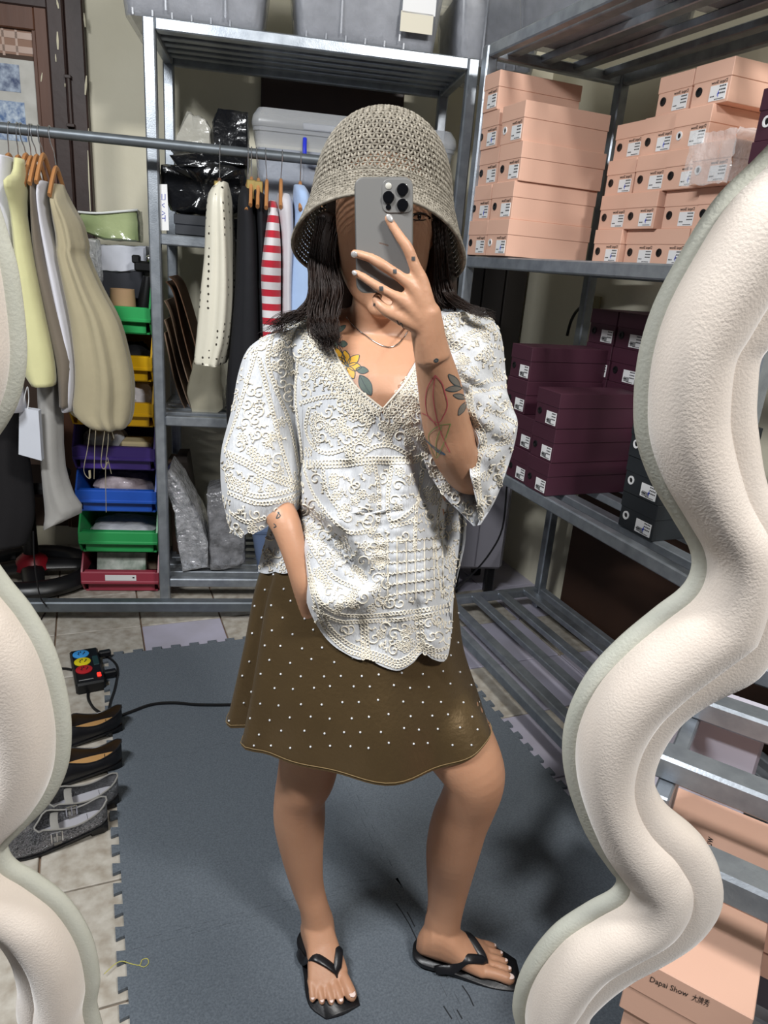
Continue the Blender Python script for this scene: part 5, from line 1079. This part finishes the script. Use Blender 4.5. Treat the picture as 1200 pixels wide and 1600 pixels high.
# ---------------------------------------------------------------- hat
TL = math.radians(21); HU = math.cos(TL)*UP-math.sin(TL)*PF; HF = math.cos(TL)*PF+math.sin(TL)*UP; HO = bp(597, 322, -.022)
prof = spline([(.006, .128, 0), (.032, .125, 0), (.060, .112, 0), (.083, .086, 0), (.097, .050, 0), (.103, .012, 0), (.1055, -.004, 0), (.111, -.022, 0), (.118, -.044, 0), (.125, -.064, 0), (.130, -.078, 0)], 16)
pl_ = np.concatenate([[0], np.cumsum([np.hypot(*(prof[i+1]-prof[i])[:2]) for i in range(len(prof)-1)])])
def hat_pt(s, t):
    r = np.interp(s, pl_, [p[0] for p in prof]); h = np.interp(s, pl_, [p[1] for p in prof]); br = max(0, -h)/.078
    sq = 1-.10*br*abs(math.sin(t))**2*1+.03*br*math.cos(2*t); h2 = h*(1-.38*br*max(0, math.sin(t))**1.5)-.004*br*math.cos(t)
    return HO+PS*r*math.cos(t)*(1-.02*br)+HF*r*math.sin(t)*(sq+.08+.10*br*max(0, math.sin(t)))+HU*h2
STRAW = mat('grey_straw', '938c7f', .65, 0, .85, 130, '524c41', .1, 300)
hat = bpy.data.objects.new('bucket_hat', None); COL.objects.link(hat); hat.parent = me_person; hat['label'] = 'grey brown crocheted straw bucket hat'
_b = MB().ball((0, 0, 0), 1, 6, 4); BALV = np.array(_b.v); BALF = _b.f
def stitches(s0, s1, ds, dcol, nm, sz, tilt):
    q = MB(); s = s0; rowi = 0
    while s < s1:
        r = np.interp(s, pl_, [p[0] for p in prof]); n = max(6, int(2*math.pi*r/dcol))
        for k in range(n):
            t = 2*math.pi*(k+.5*(rowi % 2)*0)/n; p = hat_pt(s, t); a = _n(hat_pt(s, t+.02)-hat_pt(s, t-.02)); u_ = _n(hat_pt(s-.002, t)-hat_pt(s+.002, t)); n_ = np.cross(a, u_); n_ = n_ if n_@(p-HO-HU*.0) > 0 else -n_
            for sg in (-1, 1):
                th = sg*tilt+random.uniform(-.15, .15); d1 = u_*math.cos(th)+a*math.sin(th); d2 = np.cross(n_, d1); c = p+a*sg*sz[0]*1.05+n_*random.uniform(0, .0006)
                q.add(c+(BALV*np.array([sz[0], sz[1], sz[2]]))@np.array([d2, d1, n_]), BALF)
        # the running yarn that ties the row together
        q.tube([hat_pt(s+ds*.42, 2*math.pi*i/48)+0*HU for i in range(48)], .0012, 5, closed=True)
        s += ds; rowi += 1
    return pbuild(q, nm, STRAW, hat, fix=False)
sB = float(np.interp(-.002, [p[1] for p in prof][::-1], pl_[::-1]))
stitches(.004, sB, .0088, .0096, 'crown', (.0021, .0049, .0022), .45)
stitches(sB, pl_[-1], .0070, .0080, 'brim', (.0018, .0041, .0020), .85)
q = MB(); q.tube([hat_pt(pl_[-1], 2*math.pi*i/80) for i in range(80)], .0026, 6, closed=True); pbuild(q, 'brim_edge', STRAW, hat)
# ---------------------------------------------------------------- hair
HAIRM = mat('dark_brown_hair', '1f1511', .5, 0, .5, 40, '38251b', spec=.4)
q = MB(); hr = random.Random(4)
limb(q, [(596, 252, -.05, 130, 1.2), (598, 300, -.055, 172, 1.0), (598, 350, -.065, 176, .9), (600, 420, -.075, 170, .6), (600, 480, -.08, 150, .45), (600, 520, -.085, 120, .3)], 20)
limb(q, [(512, 345, -.015, 36), (508, 400, .0, 46), (504, 445, .010, 46), (503, 475, .02, 34, .7), (508, 500, .035, 12, .6)]); limb(q, [(683, 345, -.03, 26), (688, 400, -.03, 40), (692, 445, -.028, 44, .8), (700, 470, -.03, 30, .7)])
def strand(pts, r0=.0008):
    P = [bp(*p) for p in spline([np.array(p, float) for p in pts], 5)]; N = len(P); q.tube(P, [r0*(1-.75*(i/(N-1))**2) for i in range(N)], 4, cap=False)
for _ in range(560):
    a = hr.random(); x0 = 494+36*a; j = lambda s: hr.uniform(-s, s); e = hr.random()
    if e < .72: strand([(x0, 345+j(8), -.01+j(.015)), (x0-8+j(4), 400, .012+j(.012)), (486+48*a+j(4), 450, .028+j(.01)), (482+46*a+j(5), 490, .038+j(.01)), (488+38*a+j(7), 515+j(12), .056+j(.008)), (500+28*a+j(9), 535+j(14), .072+j(.006))])
    else: strand([(x0, 350+j(8), -.01+j(.012)), (x0-12+j(4), 410, .0+j(.01)), (484+20*a+j(4), 455, .01+j(.01)), (468+20*a+j(6), 485+j(6), .02+j(.01)), (440+25*a+j(10), 497+j(8), .03+j(.006)), (412+35*a+j(14), 512+j(12), .034)], .0006)
for _ in range(300):
    a = hr.random(); x0 = 674+22*a; j = lambda s: hr.uniform(-s, s); e = hr.random()
    if e < .6: strand([(x0, 345+j(6), -.02+j(.01)), (x0+4, 400, -.012+j(.012)), (676+30*a, 445, -.008+j(.01)), (682+30*a+j(4), 470, -.006+j(.01)), (696+20*a+j(8), 480+j(6), .0)])
    else: strand([(x0, 350, -.02+j(.01)), (680+22*a, 420, -.012+j(.01)), (690+20*a, 455, .0), (712+16*a+j(5), 476+j(5), .012), (740+12*a+j(10), 486+j(6), .016), (758+j(18), 494+j(8), .014)], .0006)
pbuild(q, 'hair', HAIRM, fix=False)
# eyes and brows beside the phone
q = MB()
for cx in (590, 655):
    pts = [(cx-16, 341), (cx-8, 335), (cx, 333), (cx+9, 335), (cx+17, 341)]
    P = [cast(BV, *p) for p in pts]; q.tube([p+n_*.001 for p, n_ in P], [.0008, .0016, .0018, .0016, .0009], 6)
    P = [cast(BV, *p) for p in [(cx-16, 341), (cx-6, 344), (cx+6, 344), (cx+17, 341)]]; q.tube([p+n_*.0006 for p, n_ in P], .0008, 5)
    h = cast(BV, cx, 338.5); q.ball(h[0]-h[1]*.001, .0042, 10, 6)
pbuild(q, 'eyes', mat('dark_eye', '1d1311', .25), label='dark eyes with lash lines')
# necklace
q = MB(); P = [cast(BV, x, y) for x, y in resample([(542, 496), (556, 512), (578, 530), (597, 541), (612, 543), (626, 534), (640, 512)], 3)]
P = [p+n_*.0012 for p, n_ in [h for h in P if h is not None] if abs(zd(p)) > 1.0]; q.tube(P, .0011, 6); pbuild(q, 'necklace', mat('silver_chain', 'd8d4d0', .2, 1), label='thin silver necklace')
# ---------------------------------------------------------------- tattoos
INKM = mat('tattoo_ink', '3b4447', .6); TT = {k: mat('tattoo_'+k, v, .55) for k, v in dict(green='4c5a52', yellow='d3a033', red='b04a55', line='6a5850', blue='39586e', lgreen='6f8a4e').items()}
def tline(q, pl, w=1.1, lift=.0006):
    run = []
    for x, y in resample(pl, 1.6):
        h = cast(BV, x, y)
        if h is not None: run.append(h)
    if len(run) > 1:
        rings = []
        for i, (p, n_) in enumerate(run):
            T = _n(run[min(i+1, len(run)-1)][0]-run[max(i-1, 0)][0]+1e-9); b_ = _n(np.cross(T, n_)); f = w*zd(p)/FPX/2; rings.append([p+n_*lift-b_*f, p+n_*(lift+.0001), p+n_*lift+b_*f])
        q.loft(rings, cap=False, closed=False)
def tfill(q, pl, lift=.0004):
    P = resample(list(pl)+[pl[0]], 2.0); c = P.mean(0); rings = []
    for s in (1, .66, .33, .02):
        r = [cast(BV, *(c+(p-c)*s)) for p in P]
        if any(h is None for h in r): return
        rings.append([p+n_*lift for p, n_ in r])
    q.loft(rings, cap=False, closed=False)
def petal(q, ql, x, y, ang, L, w, curve=0):
    d = np.array([math.cos(ang), math.sin(ang)]); n_ = np.array([-d[1], d[0]]); c = np.array([x, y])
    pl = [tuple(c+d*L*t+n_*(w*s*math.sin(math.pi*t)**.8+curve*t*(1-t))) for s, ts in ((1, (0, .2, .45, .7, .9)), (-1, (1, .85, .6, .35, .15))) for t in ts]
    tfill(q, pl); tline(ql, pl+[pl[0]], 1.3)
ql = MB()
def one_petal(nm, m, *a, par=None):
    q = MB(); petal(q, ql, *a)
    if q.v: pbuild(q, nm, m, skin, fix=False)
for a in (-1.75, -.75, .1, 1.1, 2.6, -2.6): one_petal('tattoo_petal', TT['yellow'], 543, 572, a, 25 if a < 0 else 22, 6.5)
one_petal('tattoo_petal', TT['yellow'], 540, 568, -2.2, 40, 5)
for a in ((556, 577, .15, 20, 5.5), (562, 586, 1.05, 36, 9), (530, 537, .1, 13, 5), (528, 545, -2.1, 34, 6), (524, 520, -.6, 20, 4)): one_petal('tattoo_leaf', TT['green'], *a)
for pl in ([(562, 586), (570, 602), (580, 618)], [(520, 520), (530, 540), (540, 560)]): tline(ql, pl, 1)
TG_ = mat('tattoo_grey', '6d675f', .6)
for (x, y, a, L, w) in ((719, 604, -2.35, 27, 5), (722, 606, 3.05, 26, 4.5), (729, 622, -2.9, 22, 4), (728, 628, 2.1, 24, 4.5), (722, 590, -1.75, 26, 4), (681, 566, -1.5, 5, 3.5), (682, 560, 1.6, 5, 3)): one_petal('tattoo_leaf', TG_, x, y, a, L, w)
tline(ql, [(722, 560), (722, 590), (726, 615), (729, 640)], 1.4)
for pl in ([(668, 440), (672, 438)],): pass
for (x, y, s) in ((646, 404, 4), (617, 424, 4), (596, 451, 4.5), (585, 476, 3)):
    for a in range(4): tline(ql, [(x-s*.6+a*s*.35, y-s*.8), (x-s*.5+a*s*.35, y+s*.8)], 1.2)
for pl in ([(620, 500), (624, 508), (627, 504), (630, 512), (634, 514)], [(434, 800), (438, 806), (432, 810), (436, 800)], [(428, 818), (432, 822), (428, 824)], [(666, 1412), (668, 1420), (666, 1428)], [(757, 1140), (762, 1150), (759, 1158)]): tline(ql, pl, 1.6)
pbuild(ql, 'tattoo_lines', INKM, skin, fix=False)['kind'] = 'stuff'
for nm, pls, w, lb in (('red', ([(680, 586), (668, 606), (665, 630), (670, 652), (685, 660), (694, 648), (699, 632), (694, 610), (690, 598), (680, 586)], [(680, 588), (677, 620), (684, 660), (694, 688), (703, 706)], [(659, 645), (672, 652), (682, 666)]), 1.5, 'red outline leaf tattoo on the forearm'),
                       ('lgreen', ([(704, 662), (690, 664), (676, 672), (670, 684), (681, 715), (690, 700), (698, 680), (704, 662)], [(690, 666), (682, 690), (682, 712)]), 1.3, 'green outline leaf tattoo near the elbow'), ('blue', ([(664, 685), (676, 696), (696, 710), (684, 706), (664, 685)], [(664, 686), (680, 702), (696, 710)]), 1.5, 'blue outline leaf tattoo near the elbow')):
    q = MB()
    for pl in pls: tline(q, pl, w)
    pbuild(q, nm.replace('lgreen', 'green')+'_leaf_tattoo', TT[nm], skin, fix=False, label=lb)
q = MB(); tfill(q, [(750, 1140), (762, 1142), (764, 1152), (756, 1158), (750, 1150)]); pbuild(q, 'thigh_tattoo', TT['lgreen'], skin, fix=False)
# ---------------------------------------------------------------- phone
ph = thing('phone', 'grey titanium phone with three lenses held in front of the face', 'phone', tuple(PH_C))
def pbox(hw, hh, r, z0, z1, n=6, c=(0, 0), ch=.0012):
    def ring(ins, z):
        out = []
        for sx, sy, a0 in ((1, 1, 0), (-1, 1, 90), (-1, -1, 180), (1, -1, 270)):
            for k in range(n): a = math.radians(a0+90*k/(n-1)); x = sx*(hw-r)+(r-ins)*math.cos(a)+c[0]; y = sy*(hh-r)+(r-ins)*math.sin(a)+c[1]; out.append(PH_R*x+PH_UP*y+PH_N*z)
        return out
    return MB().loft([ring(ch, z0), ring(0, z0+ch), ring(0, z1-ch), ring(ch, z1)])
TI = mat('titanium', '8b8a88', .35, .75, .1, 20); TIG = mat('matte_glass_back', '7f7e7c', .32, .25, coat=.2)
pbox(PHW, PHH, .0115, -.0082, -.0004).build('frame', TI, ph, smooth=True); pbox(PHW-.0012, PHH-.0012, .0105, -.001, .0002, ch=.0003).build('back_glass', TIG, ph, smooth=True)
def l2(x, y): p = on_phone(x, y)-PH_C; return p@PH_R, p@PH_UP
cc = l2(621, 306.5); pbox(.0185, .0190, .0085, 0, .0014, c=cc, ch=.0006).build('camera_plateau', TIG, ph, smooth=True)
LG = mat('lens_glass', '07070a', .08, coat=1)
def disc(nm, x, y, r, z0, z1, m, m2=None):
    a, b_ = l2(x, y); q = MB(); o_ = PH_R*a+PH_UP*b_; rg = lambda rr, z: [o_+PH_R*rr*math.cos(t)+PH_UP*rr*math.sin(t)+PH_N*z for t in (2*math.pi*k/24 for k in range(24))]
    q.loft([rg(r, z0), rg(r, z1), rg(r*.86, z1+.0004)]); o = q.build(nm, m, ph, smooth=True)
    if m2: MB().loft([rg(r*.84, z1+.0002), rg(r*.84, z1+.0006)]).build('lens_glass', m2, o)
for x, y in ((629, 296.5), (607, 308.5), (629, 320.5)): disc('lens', x, y, .0070, .001, .0036, LG, LG)
disc('flash', 607, 291, .0038, .0012, .0018, mat('flash', 'b5b2a8', .3)); disc('sensor', 607, 324, .0033, .0012, .0018, LG)
a, b_ = l2(600, 383); P = [l2(x, y) for x, y in resample([(592, 379), (598, 380.5), (603, 382), (607, 384)], 1.5)]
MB().tube([PH_R*u_+PH_UP*w_+PH_N*.0003 for u_, w_ in P], [.0003]+[.0009]*(len(P)-2)+[.0003], 6, flat=.25, up=PH_N).build('logo_glint', mat('logo_glint_metal', 'b9aaa0', .15, .8), ph)  # highlight on the back logo, built as a pale arc
pbox(PHW-.002, PHH-.002, .0095, -.0086, -.0080, ch=.0002).build('screen', LG, ph)
